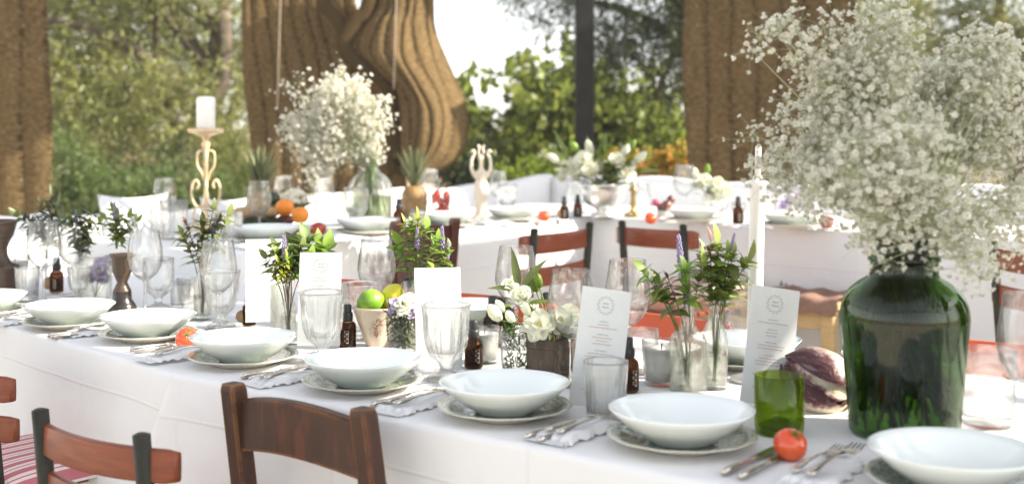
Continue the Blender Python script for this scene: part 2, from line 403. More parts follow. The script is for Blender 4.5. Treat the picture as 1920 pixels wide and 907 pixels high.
M['wick'] = mat('candle_wick', (.04, .035, .03), rough=.9)
M['frame_black'] = mat('black_green_lacquer', (.016, .016, .012), (.030, .029, .021), 14, rough=.5, spec=.25, edge=((.16, .13, .09), .004))
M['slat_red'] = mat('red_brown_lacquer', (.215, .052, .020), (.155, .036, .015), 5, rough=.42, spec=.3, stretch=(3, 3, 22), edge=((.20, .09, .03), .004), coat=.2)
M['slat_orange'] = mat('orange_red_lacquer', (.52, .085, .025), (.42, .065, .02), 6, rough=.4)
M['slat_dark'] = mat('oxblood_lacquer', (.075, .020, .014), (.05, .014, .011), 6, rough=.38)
M['wood_brown'] = mat('worn_brown_wood', (.062, .029, .018), (.043, .021, .014), 5, rough=.5, spec=.3, stretch=(10, 10, 2), edge=((.36, .15, .035), .011), col3=(.10, .034, .02), scale3=4.)
M['rush'] = mat('rush_seat', (.35, .24, .11), (.25, .16, .07), 30, rough=.9, bump=.6, bscale=120)
M['stripe'] = stripe_mat('red_striped_cotton', (.72, .60, .58), (.45, .14, .16), 22)
M['throw'] = stripe_mat('pink_striped_throw', (.62, .52, .45), (.55, .30, .28), 14)
M['throw_brown'] = mat('brown_throw', (.26, .15, .11), (.20, .11, .08), 40, rough=.95, bump=.4, bscale=150)
M['fringe'] = mat('dark_fringe', (.03, .03, .035), rough=.95)
M['fringe_white'] = mat('cream_fringe', (.65, .62, .56), rough=.95)
M['pine'] = mat('pale_pine', (.52, .36, .17), (.42, .28, .13), 4, rough=.55, stretch=(2, 2, 14))
M['tomato'] = mat('tomato_skin', (.62, .055, .018), (.70, .10, .02), 9, rough=.16, sss=.1, coat=.4)
M['tomato_dark'] = mat('deep_red_tomato_skin', (.36, .03, .018), (.45, .05, .02), 9, rough=.2, coat=.3)
M['calyx'] = mat('tomato_calyx', (.08, .15, .03), rough=.6)
M['orange'] = mat('orange_peel', (.78, .24, .015), rough=.38, bump=.25, bscale=180)
M['lime'] = mat('lime_peel', (.24, .40, .03), (.12, .26, .02), 14, rough=.35, bump=.15, bscale=160)
M['lemon'] = mat('lemon_peel', (.62, .56, .03), rough=.38, bump=.2, bscale=160)
M['pepper'] = mat('red_pepper_skin', (.55, .035, .012), rough=.18)
M['egg_white'] = mat('cauliflower_curd', (.76, .72, .58), (.6, .56, .42), 30, rough=.8, bump=.8, bscale=70)
M['ginger'] = mat('ginger_root', (.50, .34, .19), (.36, .22, .11), 20, rough=.8, bump=.4)
M['avocado'] = mat('dark_green_skin', (.035, .06, .02), (.02, .03, .012), 30, rough=.4, bump=.3, bscale=120)
M['plum'] = mat('dark_purple_skin', (.075, .02, .025), (.14, .05, .03), 10, rough=.35)
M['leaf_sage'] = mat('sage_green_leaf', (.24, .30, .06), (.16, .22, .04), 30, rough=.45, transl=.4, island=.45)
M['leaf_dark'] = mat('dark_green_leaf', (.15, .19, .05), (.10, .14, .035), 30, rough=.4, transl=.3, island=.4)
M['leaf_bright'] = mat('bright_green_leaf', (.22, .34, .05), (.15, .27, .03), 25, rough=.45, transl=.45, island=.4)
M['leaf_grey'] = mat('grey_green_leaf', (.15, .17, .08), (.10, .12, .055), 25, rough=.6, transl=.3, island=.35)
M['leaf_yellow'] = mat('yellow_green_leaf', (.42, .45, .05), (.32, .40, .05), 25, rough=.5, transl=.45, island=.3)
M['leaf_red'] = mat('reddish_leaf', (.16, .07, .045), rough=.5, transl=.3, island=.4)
M['stem'] = mat('green_stem', (.14, .19, .05), (.10, .13, .04), 20, rough=.6)
M['stem_fine'] = mat('fine_blossom_stem', (.50, .52, .34), (.40, .43, .26), 20, rough=.6)
M['stem_brown'] = mat('brown_stem', (.14, .08, .045), rough=.7)
M['lavender'] = mat('lavender_flower', (.30, .25, .44), (.42, .36, .54), 60, rough=.7, transl=.3)
M['petal_white'] = mat('white_petal', (.82, .81, .72), (.74, .78, .58), 14, rough=.6, transl=.35)
M['petal_purple'] = mat('purple_petal', (.34, .20, .52), (.70, .62, .78), 40, rough=.6, transl=.3)
M['petal_orange'] = mat('orange_petal', (.60, .34, .06), (.62, .45, .10), 3, rough=.6, transl=.4, island=.3)
M['petal_heart'] = mat('yellow_flower_heart', (.60, .48, .10), rough=.7)
M['gyps'] = mat('white_blossom', (.90, .89, .82), (.88, .87, .77), 30, rough=.7, transl=.5, island=.08)
M['wood_pot'] = mat('weathered_wood', (.14, .105, .075), (.075, .052, .036), 6, rough=.8, stretch=(6, 6, 1.5), bump=.5, bscale=50, col3=(.24, .19, .14), scale3=12)
M['turned_wood'] = mat('turned_dark_wood', (.075, .042, .023), (.045, .025, .014), 8, rough=.4, stretch=(2, 2, 20))
M['ebony'] = mat('black_lacquered_wood', (.010, .008, .007), (.022, .014, .010), 12, rough=.25)
M['cream_clay'] = mat('cream_glazed_clay', (.66, .56, .42), (.60, .48, .36), 12, rough=.3, coat=.3)
M['clay_edge'] = mat('speckle_rust', (.30, .12, .06), rough=.6)
M['ivory'] = mat('ivory_carved', (.76, .70, .58), (.70, .60, .46), 30, rough=.5)
M['gilt'] = mat('pale_gilt_iron', (.62, .45, .26), (.72, .58, .40), 30, rough=.4, metal=.35)
M['post_black'] = mat('black_steel', (.010, .010, .010), (.016, .015, .013), 6, rough=.6, spec=.2)
M['cord'] = mat('pale_cord', (.55, .46, .36), rough=.9)
M['bark'] = mat('olive_bark', (.13, .10, .075), (.065, .048, .034), 5, rough=.9, bump=1., bscale=14, stretch=(3, 3, 1))
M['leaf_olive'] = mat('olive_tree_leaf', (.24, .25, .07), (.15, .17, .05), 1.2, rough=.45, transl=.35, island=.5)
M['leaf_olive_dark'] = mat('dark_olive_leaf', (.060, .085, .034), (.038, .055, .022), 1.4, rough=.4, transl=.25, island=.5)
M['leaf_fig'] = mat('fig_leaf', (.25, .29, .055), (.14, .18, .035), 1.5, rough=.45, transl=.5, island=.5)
M['leaf_lime'] = mat('yellow_green_shrub_leaf', (.21, .27, .028), (.12, .18, .022), 3, rough=.5, transl=.45, island=.45)  # yellow-green leaf colour of the low shrubs
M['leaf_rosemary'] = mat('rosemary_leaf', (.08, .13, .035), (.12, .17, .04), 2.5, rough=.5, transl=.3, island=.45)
M['grass_dry'] = mat('dry_grass', (.42, .33, .17), (.30, .25, .11), 2, rough=.8, transl=.4, island=.35)
M['stone'] = mat('tan_fieldstone', (.40, .29, .20), (.30, .22, .15), 4, rough=.9, bump=.6, bscale=12)
M['pineapple'] = mat('pineapple_rind', (.30, .19, .07), (.20, .11, .04), 40, rough=.6, bump=.5, bscale=60)
# ================================================================== ground
from mathutils import noise as mnoise
def ss(a, b, x):
    t = min(1, max(0, (x - a) / (b - a))); return t * t * (3 - 2 * t)
def gz(x, y):
    n = .626 * x + .78 * y
    r = math.hypot(x, y)
    return .09 * ss(2.65, 3.05, n) + 1.5 * ss(19, 46, r) * (1 if y > 0 else .4) + .05 * mnoise.noise((x * .3, y * .3, 0)) * ss(9.5, 14, r)
def ground():
    rs = [0] + [.5 * 1.055 ** i for i in range(140)]
    vs = []; fs = []; n = 96; rs = [r for r in rs if r < 300]
    for r in rs:
        for k in range(n):
            x, y = r * math.cos(2 * math.pi * k / n), r * math.sin(2 * math.pi * k / n) + 2
            vs.append((x, y, gz(x, y)))
    for j in range(len(rs) - 1):
        for k in range(n): fs.append((j * n + k, j * n + n + k, j * n + n + (k + 1) % n, j * n + (k + 1) % n))
    b = MB(); b.add(vs, fs); tag(b.build('ground', M['ground']), kind='structure')
ground()

# ================================================================== tablecloths
def tablecloth(label, poly, z, drop, group, skip=(), wave=.018, seed=0, flare=None):
    """cloth over a table: flat top, rolled edge and a hanging skirt with soft folds; poly runs counter-clockwise"""
    rnd = random.Random(seed); poly = [Vector((p[0], p[1], 0)) for p in poly]; n = len(poly)
    per = []; rc = .03
    for i in range(n):
        a, b, c = poly[i - 1], poly[i], poly[(i + 1) % n]
        d0 = (b - a).normalized(); d1 = (c - b).normalized()
        n0 = Vector((d0.y, -d0.x, 0)); n1 = Vector((d1.y, -d1.x, 0))
        ctr = b - d0 * rc + d1 * rc
        ctr = b + (d1 - d0) * rc
        for k in range(6):
            t = k / 5; nn = (n0 * (1 - t) + n1 * t).normalized(); per.append((ctr + nn * rc, nn, i, 1.0))
        L = (c - b).length; m = max(2, int((L - 2 * rc) / .03))
        for k in range(1, m):
            p = b + d1 * (rc + (L - 2 * rc) * k / m); per.append((p, n1, i + .5, 0.))
    N_ = len(per); ph = [rnd.uniform(0, 6.28) for _ in range(6)]
    s = 0; arc = []
    for k in range(N_):
        arc.append(s); s += (per[(k + 1) % N_][0] - per[k][0]).length
    def fold(a, d):
        w = math.sin(a * 7.1 + ph[0]) * .6 + math.sin(a * 12.7 + ph[1] + d * 1.5) * .35 + math.sin(a * 3.3 + ph[2]) * .8 + .25 * math.sin(a * 23 + ph[3])
        return w
    vs = []; rows = []
    r = .012
    lev = [(-.02, 0., 0), (0, 0., 0)] + [(r * math.sin(t), r * (1 - math.cos(t)), 0) for t in (.4, .8, 1.2, 1.57)]
    for dn in (.03, .07, .12, .18, .26, .35, .45, .55, drop): lev.append((r, min(dn, drop) + r, min(dn, drop)))
    for out, down, d in lev:
        row = []
        for k, (p, nn, idx, cor) in enumerate(per):
            o = out
            if d > 0:
                f = d / drop
                o += .012 * f + wave * fold(arc[k], d) * min(1, d / .35) * (.5 + .5 * f)
                o += cor * .05 * f
            q = p + nn * o
            if flare and d > 0:
                fl = flare(p, d); q = q + fl
            vs.append((q.x, q.y, z - down)); row.append(len(vs) - 1)
        rows.append(row)
    b = MB(); fs = []; flat = [tuple(rows[0])]
    skipped = lambda k: any(abs(per[k][2] - (i + .5)) < .01 for i in skip)
    for j in range(len(rows) - 1):
        for k in range(N_):
            k2 = (k + 1) % N_
            if j >= 4 and (skipped(k) or skipped(k2)): continue
            fs.append((rows[j][k], rows[j + 1][k], rows[j + 1][k2], rows[j][k2]))
    b.add(vs, fs, True); b.f += flat; b.sm += [False]; b.mi += [0]
    o = b.build('tablecloth', M['cloth']); tag(o, label, 'tablecloth', group)
    m = o.modifiers.new('hem', 'SOLIDIFY'); m.thickness = .0015; m.offset = -1
    return o
SEAM = Vector((-.715, 2.503, 0))
A0 = SEAM; A1 = A0 + UD * 2.75; A2 = A1 + ND * 1.06; A3 = A0 + ND * .96
def flareA(p, d):
    e = max(0, 1 - (p - A0).length / .30)
    return -UD * (.19 * (d / .6) * e) + ND * (-.03 * e * d)
tablecloth('white linen cloth on the front table, with the green bottle vase on it', [A0, A1, A2, A3], TABLE, .62, 'white tablecloths', skip=(3,), seed=3, flare=flareA)
DB = Vector((-.69, .72, 0)).normalized(); NB = Vector((.72, .69, 0)).normalized()
B0 = SEAM + DB * 1.9; B1 = SEAM - DB * .06 + NB * .012; B2 = B1 + NB * .93; B3 = B0 + NB * .95
tablecloth('white linen cloth on the table section with the jar of purple flowers', [B0, B1, B2, B3], TABLE - .004, .62, 'white tablecloths', skip=(1,), seed=5)
E1 = Vector((.41, 6.19, 0)); CN = Vector((.823, -.568, 0))
C0 = E1 - VD * 2.42; C1 = E1 + VD * .95
tablecloth('white linen cloth under the clear bottle of white blossom and the oranges', [C0, C0 + (C1 - C0), C1 - CN * .92, C0 - CN * .92][::-1] and [C0, C1, C1 - CN * .92, C0 - CN * .92], BACK, .70, 'white tablecloths', seed=8, wave=.012)
WD = Vector((.746, -.666, 0)); WN = Vector((.666, .746, 0))
D0 = E1 - WD * .02
tablecloth('white linen cloth hanging behind the long bench with the pink throw', [D0, D0 + WD * 3.7, D0 + WD * 3.7 + WN * .92, D0 + WN * .92], BACK - .005, .70, 'white tablecloths', skip=(3,), seed=13, wave=.014)

# ================================================================== white bench seats behind the far tables
def bench_seat(label, a, b, nrm, top, cover_drop=.9):
    a = Vector(a); b = Vector(b); d = (b - a); L = d.length; d.normalize(); g = gz(a.x, a.y)
    t = thing('covered_bench', label, 'bench', (a.x, a.y, g), math.atan2(d.y, d.x), 'white covered benches')
    sgn = 1 if Vector((-d.y, d.x, 0)).dot(nrm) > 0 else -1
    bk = MB()
    def back(u, v):
        an = 2 * math.pi * u; c, s_ = math.cos(an), math.sin(an)
        x = L * v
        h = (top[0] + (top[1] - top[0]) * v - g) + .012 * math.sin(x * 3.1) + .008 * math.sin(x * 9)
        e = .5
        yy = .075 * math.copysign(abs(c) ** e, c); zz = h / 2 * math.copysign(abs(s_) ** .25, s_) + h / 2
        return Vector((x, yy + .02 * math.sin(x * 5) * (1 - zz / h), zz))
    bk.grid(back, 28, 60, wrap=True); w = 28
    bk.f += [tuple(range(27, -1, -1)), tuple(range(60 * w, 61 * w))]; bk.sm += [False] * 2; bk.mi += [0] * 2
    bk.build('backrest', M['cloth'], t)
    st = MB(); st.box((L / 2, sgn * .31, .23), (L, .46, .42), bev=.03); st.build('seat', M['cloth'], t)
    return t
S1a = C0 - CN * 1.40; S1b = Vector((.244, 8.15, 0))
bench_seat('white cloth covered bench behind the clear bottle of white blossom', S1a - VD * .5, S1b, CN, (.87, .985))
bench_seat('white cloth covered bench below the black steel post', S1b + WD * .09, S1b + WD * 4.6, -WN, (.99, 1.0))
def cushion(label, loc, rz, w, h, tilt):
    t = MB()
    def f(sg):
        def g(u, v):
            x = (u - .5) * 2; y = (v - .5) * 2
            k = (1 - abs(x) ** 2.6) * (1 - abs(y) ** 2.6)
            pin = 1 - .10 * (1 - abs(x) ** 2) * abs(y) ** 3; pinx = 1 - .10 * (1 - abs(y) ** 2) * abs(x) ** 3
            return Vector((x * w / 2 * pinx, sg * .075 * k ** .55, y * h / 2 * pin + h / 2))
        return g
    t.grid(f(-1), 16, 16); t.grid(f(1), 16, 16)
    o = t.build('cushion', M['cloth']); o.location = loc; o.rotation_euler = (tilt, 0, rz)
    return tag(o, label, 'cushion', 'white cushions on the benches')
for px, Y, z, w, h, rz, lb in ((236, 5.4, .52, .34, .44, .75, 'white cushion with raised corner behind the stemmed glass by the candle stand'),
                         (418, 5.75, .50, .34, .43, .9, 'white cushion behind the gilt candle stand'),
                         (8, 4.75, .45, .26, .47, .6, 'white cushion behind the turned wooden urn at the edge'),
                         (150, 5.3, .44, .40, .40, .8, 'white cushion behind the leafy sprig in front of the dark shrubs')):
    cushion(lb, atd(px, Y, z + .04) + CN * .10, rz, w, h, -.15)

# ================================================================== pergola: steel post, beams, added unseen shade strips, hanging jute curtains
GZ = gz(1, 9)
def steel_post(label, x, y, w, h):
    t = thing('steel_post', label, 'post', (x, y, gz(x, y)), 0, 'black pergola posts')
    b = MB(); b.box((0, 0, h / 2), (w, w, h), bev=.006); b.build('shaft', M['post_black'], t)
    f = MB(); f.box((0, 0, .006), (w * 2, w * 2, .012), bev=.002); f.build('foot_plate', M['post_black'], t)
    return t
PX = (1096 - 960) / F * 9.1
steel_post('black square steel post rising in front of the fig shrub', PX, 9.1, .138, 3.0)
for x, y, lb in ((5.4, 9.1, 'black steel post beyond the white blossom bouquet'), (-4.9, 9.1, 'black steel post at the outer curtain'),):
    steel_post(lb, x, y, .138, 3.0)
pg = thing('pergola_roof', 'black steel pergola roof with added unseen jute strips that shade the tables', 'pergola', (0, 0, 0))
for y in (9.1, -2.0):
    b = MB(); b.box((.25, y, 3.16), (12.6, .12, .12), bev=.004); b.build('beam', M['post_black'], pg)
for x in (-5.9, 6.4):
    b = MB(); b.box((x, 3.55, 3.16), (.12, 10.9, .12), bev=.004); b.build('beam', M['post_black'], pg)
ROOF_Z = 3.26
SH = Vector((SUN_DIR.x, SUN_DIR.y, 0)) / SUN_DIR.z * (ROOF_Z - TABLE)
def roof_shade(n0, n1, u0, u1):
    """an added, unseen strip placed so its shade falls on the front table between n0..n1 across it and u0..u1 along it"""
    c = UD * ((u0 + u1) / 2) + ND * ((n0 + n1) / 2) + SH
    b = MB(); b.box((0, 0, 0), (u1 - u0, n1 - n0, .03), mx=Matrix.Rotation(ROT, 3, 'Z')); o = b.build('shade_strip', M['jute'], pg, (c.x, c.y, ROOF_Z))
    return o
# unseen strips added and placed to shade chosen patches
roof_shade(.82, 1.59, -4.6, 1.9)
roof_shade(1.60, 1.92, -1.5, 1.6)
def rect_shade(cx, cy, w, d, z):
    """an added strip along the beams, placed so its shade at height z covers the rectangle round (cx, cy)"""
    k = (ROOF_Z - z) / SUN_DIR.z; b = MB(); b.box((0, 0, 0), (w, d, .03)); return b.build('shade_strip', M['jute'], pg, (cx + SUN_DIR.x * k, cy + SUN_DIR.y * k, ROOF_Z + .05))
rect_shade(2.0, 8.95, 3.9, .8, 1.7)
rect_shade(-3.9, 8.6, 2.2, .7, 1.6)
rect_shade(-1.75, 8.98, 1.5, .34, 1.7)
rect_shade(-2.55, 5.1, 1.2, 1.2, .8)
def side_shade(c0, c1, v0, v1):
    """an added strip running along the side table, placed so its shade falls before that table's hanging cloth"""
    c = E1 + CN * ((c0 + c1) / 2) + VD * ((v0 + v1) / 2) + Vector((SUN_DIR.x, SUN_DIR.y, 0)) / SUN_DIR.z * (ROOF_Z - BACK)
    b = MB(); b.box((0, 0, 0), (v1 - v0, c1 - c0, .03), mx=Matrix.Rotation(math.atan2(VD.y, VD.x), 3, 'Z')); return b.build('shade_strip', M['jute'], pg, (c.x, c.y, ROOF_Z - .05))
side_shade(-.30, -.20, -2.75, .3); side_shade(-.55, -.49, -2.75, .3); side_shade(-.80, -.68, -2.75, .6)
roof_shade(2.04, 2.12, -3.6, -1.85); roof_shade(2.30, 2.36, -3.6, 1.4)
rect_shade(-1.40, 3.95, 1.0, .75, .75); rect_shade(-1.05, 4.85, .8, .95, .84); rect_shade(-.55, 3.45, .42, .22, .75)
rect_shade(-.05, 7.75, 1.5, .9, .9); rect_shade(2.1, 7.0, 1.6, .25, .84)
side_shade(.03, .66, -2.75, -.62); side_shade(.68, 1.34, -2.75, -.80)

def jute_curtain(label, left, right, Y, ribs, amp=.035, bulge=0., rows=64, ypow=1., hem=False, roll=0.):
    """ribbed woven curtain; left/right are outlines as (pixel x, pixel y) pairs from top to bottom at depth Y"""
    lp = smooth_path([pt(x, y, Y) for x, y in left], 10); rp = smooth_path([pt(x, y, Y) for x, y in right], 10)
    def at(path, v):
        f = v * (len(path) - 1); i = min(int(f), len(path) - 2); return path[i].lerp(path[i + 1], f - i)
    t = thing('jute_curtain', label, 'curtain', (0, Y, GZ), 0, 'woven jute curtains'); off = Vector((0, Y, GZ))
    per = 10; nu = ribs * per
    def f(u, v):
        a, c = at(lp, v), at(rp, v); p = a.lerp(c, u)
        wob = .25 * math.sin(v * 7 + u * 5)
        rr = abs(math.sin(math.pi * (u * ribs + .05 * wob)))
        p = p + Vector((0, -amp * rr ** .55 - bulge * math.sin(math.pi * min(1, u * 1.0)) * (.35 + .65 * ss(0, .6, v)), 0))
        p.x += .012 * math.sin(v * 9 + u * 21)
        if roll: p.y += roll * ss(.8, 1, v) * .6
        return p - off
    b = MB(); b.grid(f, nu, rows); me = b.mesh('woven_panel', M['jute']); uvl = me.uv_layers.new(name='UVMap')
    for lp in me.loops: uvl.data[lp.index].uv = ((lp.vertex_index % (nu + 1)) / per + (.08 / math.pi), (lp.vertex_index // (nu + 1)) / rows * 2.0)
    o = inst('woven_panel', me, t)
    m = o.modifiers.new('thickness', 'SOLIDIFY'); m.thickness = .02; m.offset = 1
    return t, off
def z2y(z, Y): return YH + (HC - z) * F / Y
def top(Y): return z2y(3.1, Y)
Yc = 9.05
jute_curtain('brown woven jute curtain in shade at the outer edge, behind the wooden urn', [(-260, top(8.7)), (-258, 100), (-255, 420)], [(90, top(8.7)), (93, 60), (96, 240), (97, 420)], 8.7, 7, .022)
jute_curtain('shaded brown jute curtain behind the tall white blossom bouquet', [(446, top(Yc)), (450, 0), (456, 110), (464, 200), (470, 300), (462, 420)], [(640, top(Yc)), (668, 0), (705, 90), (740, 200), (760, 300), (772, 420)], Yc, 9, .02)
ct, coff = jute_curtain('sunlit jute curtain gathered to one side in a bulging swag', [(712, top(8.8)), (698, 0), (672, 40), (648, 92), (690, 132), (728, 160), (742, 235), (750, 318)],
             [(806, top(8.8)), (815, 0), (822, 60), (846, 125), (870, 190), (876, 250), (856, 302), (800, 336)], 8.8, 7, .036, .36, rows=110)
def band(path, wdt, Y, par, off, name='hem_band'):
    b = MB(); b.tube([p - off + Vector((0, -.07, 0)) for p in smooth_path([pt(x, y, Y) for x, y in path], 8)], wdt, n=10, flat=.35); return b.build(name, M['jute'], par)
band([(702, top(8.8)), (694, 0), (668, 42), (648, 92), (690, 134), (726, 164), (738, 235), (746, 325)], .055, 8.72, ct, coff)
band([(560, top(8.8)), (604, -10), (636, 40), (660, 84), (700, 122), (730, 160)], .05, 8.78, ct, coff)
band([(800, 336), (780, 330), (750, 322), (738, 300)], .05, 8.70, ct, coff)
jute_curtain('brown jute curtain hanging between the steel post and the big bouquet', [(1274, top(Yc)), (1280, 0), (1281, 120), (1284, 240), (1290, 420)], [(1604, top(Yc)), (1606, 0), (1604, 200), (1600, 420)], Yc, 7, .022)
for y, lb in ((2.2, 'added unseen jute side curtain blocking low sky beside the front table'), (5.2, 'added unseen jute side curtain blocking low sky beyond the bench')):
    t = thing('jute_curtain', lb, 'curtain', (6.3, y, 0), 0, 'woven jute curtains'); b = MB()  # unseen panels added to block low sky light from the side
    b.grid(lambda u, v: Vector((.03 * abs(math.sin(u * 28)), u * 2.6, 3.1 * v + .02)), 120, 8); o = b.build('woven_panel', M['jute'], t); m = o.modifiers.new('thickness', 'SOLIDIFY'); m.thickness = .02
for px, y1, Y, lb in ((520, 205, 8.5, 'thin pale cord hanging before the shaded jute curtain'), (738, 168, 8.4, 'thin pale cord hanging before the sunlit jute swag')):
    b = MB(); p0, p1 = pt(px + 6, top(Y), Y), pt(px, y1, Y)
    b.tube([p0 - p1, (p0 - p1) * .5 + Vector((.012, 0, 0)), Vector((0, 0, 0))], .0030, 6)
    o = b.build('hanging_cord', M['cord'], None, p1); tag(o, lb, 'cord', 'cords hanging from the pergola')

# ================================================================== trees and shrubs
def leaf_quads(base, d, length, width, up=None):
    """numpy: one folded leaf (two quads, kite shaped) per row"""
    n = len(base); d = d / np.linalg.norm(d, axis=1, keepdims=True)
    r = RNG.normal(size=(n, 3)) if up is None else up
    s = np.cross(d, r); s /= np.linalg.norm(s, axis=1, keepdims=True) + 1e-9
    nn = np.cross(s, d)
    L = (length * RNG.uniform(.7, 1.25, n))[:, None]; Wd = (width * RNG.uniform(.7, 1.2, n))[:, None]
    p0 = base; m0 = base + d * L * .45 + nn * Wd * .12; p1 = base + d * L
    a = base + d * L * .42 + s * Wd * .5 + nn * Wd * .3; b = base + d * L * .42 - s * Wd * .5 + nn * Wd * .3
    co = np.stack([p0, a, p1, b], axis=1).reshape(-1, 3)
    q = np.arange(4 * n).reshape(-1, 4); return co, q
def crown_mesh(name, clusters, m, twigs, per, tl, ll, lw, droop=.25):
    k = len(clusters); c = np.repeat(np.asarray(clusters), twigs, axis=0)
    td = RNG.normal(size=(k * twigs, 3)); td[:, 2] -= droop; td /= np.linalg.norm(td, axis=1, keepdims=True)
    tlv = tl * RNG.uniform(.5, 1.2, k * twigs)
    base = []; dirs = []
    for j in range(per):
        f = (j + RNG.uniform(0, 1, k * twigs)) / per
        p = c + td * (tlv * f)[:, None]; p[:, 2] -= droop * .35 * tl * f ** 2
        dd = td * .8 + RNG.normal(size=td.shape) * .55; base.append(p); dirs.append(dd)
    co, q = leaf_quads(np.concatenate(base), np.concatenate(dirs), ll, lw)
    return quick_mesh(name, co, q, m)
def blob_points(lobes, n, seed, thr=-.15, fr=1.1, shell=.45):
    rnd = random.Random(seed); out = []; wts = [r[1][0] * r[1][1] * r[1][2] for r in lobes]; tries = 0
    while len(out) < n and tries < n * 40:
        tries += 1
        (c, r), = rnd.choices(lobes, wts)
        v = Vector((rnd.gauss(0, 1), rnd.gauss(0, 1), rnd.gauss(0, 1))).normalized() * rnd.uniform(shell ** 2, 1) ** .5
        p = Vector((c[0] + v.x * r[0], c[1] + v.y * r[1], c[2] + v.z * r[2]))
        if mnoise.noise(p * fr + Vector((seed * 3.1, 0, 0))) < thr: continue
        out.append((p.x, p.y, p.z))
    return out
def tree(name, label, cat, loc, trunk, lobes, n, m, seed, group, twigs=7, per=9, tl=.42, ll=.065, lw=.014, thr=-.15, fr=1.1, limbs=10, r0=.2, barkm='bark', droop=.25, shell=.35):
    x, y = loc; t = thing(name, label, cat, (x, y, gz(x, y) - .03), 0, group)
    pts = blob_points(lobes, n, seed, thr, fr, shell); rnd = random.Random(seed)
    tr = MB(); tp = smooth_path(trunk, 5); nt = len(tp)
    tr.tube(tp, [r0 * (1 - .6 * i / nt) * (1.35 if i == 0 else 1) * (1 + .12 * math.sin(i * 2.1)) for i in range(nt)], 10)
    for i in range(limbs):
        e = Vector(rnd.choice(pts)); s = tp[rnd.randrange(nt // 2, nt)]; mid = s.lerp(e, .5) + Vector((rnd.uniform(-.2, .2), rnd.uniform(-.2, .2), .12 * (e - s).length))
        tr.tube(smooth_path([s, mid, e], 4), [r0 * .38 * (1 - .8 * j / 8) for j in range(9)], 6)
    tr.build('trunk', M[barkm], t)
    inst('crown', crown_mesh('crown', pts, M[m], twigs, per, tl, ll, lw, droop), t)
    return t
g = 'olive trees beyond the pergola'
tree('olive_tree', 'olive tree with leaning grey trunk between the outer and middle curtains', 'tree', (-4.0, 13.2), [(0.1, 0, 0), (.12, 0, .5), (.35, .1, 1.1), (.75, .1, 1.8), (.8, 0, 2.6)],
     [((-1.3, 0, 2.5), (1.7, 1.5, 1.25)), ((.1, .3, 3.3), (1.5, 1.6, 1.0)), ((-.3, -.6, 1.55), (1.3, .9, .6)), ((.9, -.9, 1.5), (.7, .6, .5)), ((1.3, .5, 2.2), (.9, 1.0, .9))], 1000, 'leaf_olive', 21, g, thr=-.2, ll=.075, lw=.019)
tree('olive_tree', 'paler olive tree showing sky through its crown beside the shaded curtain', 'tree', (-5.0, 20.0), [(0, 0, 0), (.1, 0, 1.0), (-.1, .1, 2.2)],
     [((0.3, 0, 3.2), (2.2, 1.6, 1.7)), ((-2.2, 0, 2.6), (1.8, 1.5, 1.5))], 560, 'leaf_olive', 22, g, thr=-.05, ll=.10, lw=.026, tl=.5)
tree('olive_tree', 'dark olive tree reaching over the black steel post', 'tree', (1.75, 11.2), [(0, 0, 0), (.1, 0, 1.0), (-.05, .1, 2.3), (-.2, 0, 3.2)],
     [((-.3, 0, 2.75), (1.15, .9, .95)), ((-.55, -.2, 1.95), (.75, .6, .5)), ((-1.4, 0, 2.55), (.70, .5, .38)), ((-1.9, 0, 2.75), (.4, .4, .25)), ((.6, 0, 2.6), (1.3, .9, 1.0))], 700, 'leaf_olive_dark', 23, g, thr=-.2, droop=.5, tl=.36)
tree('olive_tree', 'olive tree with a thick trunk seen beyond the blossom bouquet at the edge', 'tree', (6.1, 14.2), [(0, 0, 0), (-.05, 0, .7), (-.2, .1, 1.5), (-.1, 0, 2.4)],
     [((0.2, 0, 2.9), (1.5, 1.3, 1.1)), ((-.7, .2, 2.2), (.8, .7, .5)), ((1.2, 0, 2.4), (.9, .9, .7))], 520, 'leaf_olive', 24, g, r0=.24, ll=.08, lw=.02)
tree('olive_tree', 'distant olive tree with open crown behind the top of the big bouquet', 'tree', (6.3, 22.0), [(0, 0, 0), (.1, 0, 1.0), (0, .1, 2.4)],
     [((0, 0, 3.0), (1.8, 1.5, 1.4))], 420, 'leaf_olive', 25, g, ll=.10, lw=.026, thr=-.05)
tree('fig_tree', 'broad leafy fig shrub behind the black steel post', 'tree', (.55, 13.2), [(0, 0, 0), (.05, 0, .5), (0, .1, 1.0), (.1, 0, 1.5)],
     [((-.5, 0, 1.15), (.95, .9, .80)), ((.55, 0, 1.2), (1.1, .9, .9)), ((-.05, .2, 1.75), (.62, .7, .55)), ((1.2, 0, 1.0), (.9, .8, .8)), ((-1.05, .1, 1.35), (.50, .6, .55))], 290, 'leaf_fig', 26, 'leafy shrubs beyond the pergola', twigs=5, per=5, tl=.40, ll=.15, lw=.11, thr=-.12, fr=1.6, droop=.1)
def shrub(label, px, Y, w, h, m, seed, n=60, ll=.05, lw=.012, tl=.3, per=12, twigs=7, cat='shrub', droop=-.8, name='shrub'):
    x = (px - 960) / F * Y
    t = thing(name, label, cat, (x, Y, gz(x, Y) - .02), 0, 'shrubs along the edge of the field')
    pts = blob_points([((0, 0, h * .45), (w / 2, w / 2.4, h * .42))], n, seed, -.25, 2.2, .2)
    st = MB()
    for p in pts[::4]: st.tube([(p[0] * .15, p[1] * .15, 0), (p[0] * .6, p[1] * .6, p[2] * .6), p], [.012, .008, .004], 5)
    st.build('stem', M['stem_brown'], t)
    inst('foliage', crown_mesh('foliage', pts, M[m], twigs, per, tl, ll, lw, droop), t); return t
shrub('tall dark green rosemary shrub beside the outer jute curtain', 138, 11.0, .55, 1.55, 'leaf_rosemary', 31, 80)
shrub('low dark shrub beyond the leafy sprigs, next to the tall rosemary', 212, 11.4, .9, .95, 'leaf_rosemary', 32, 80)
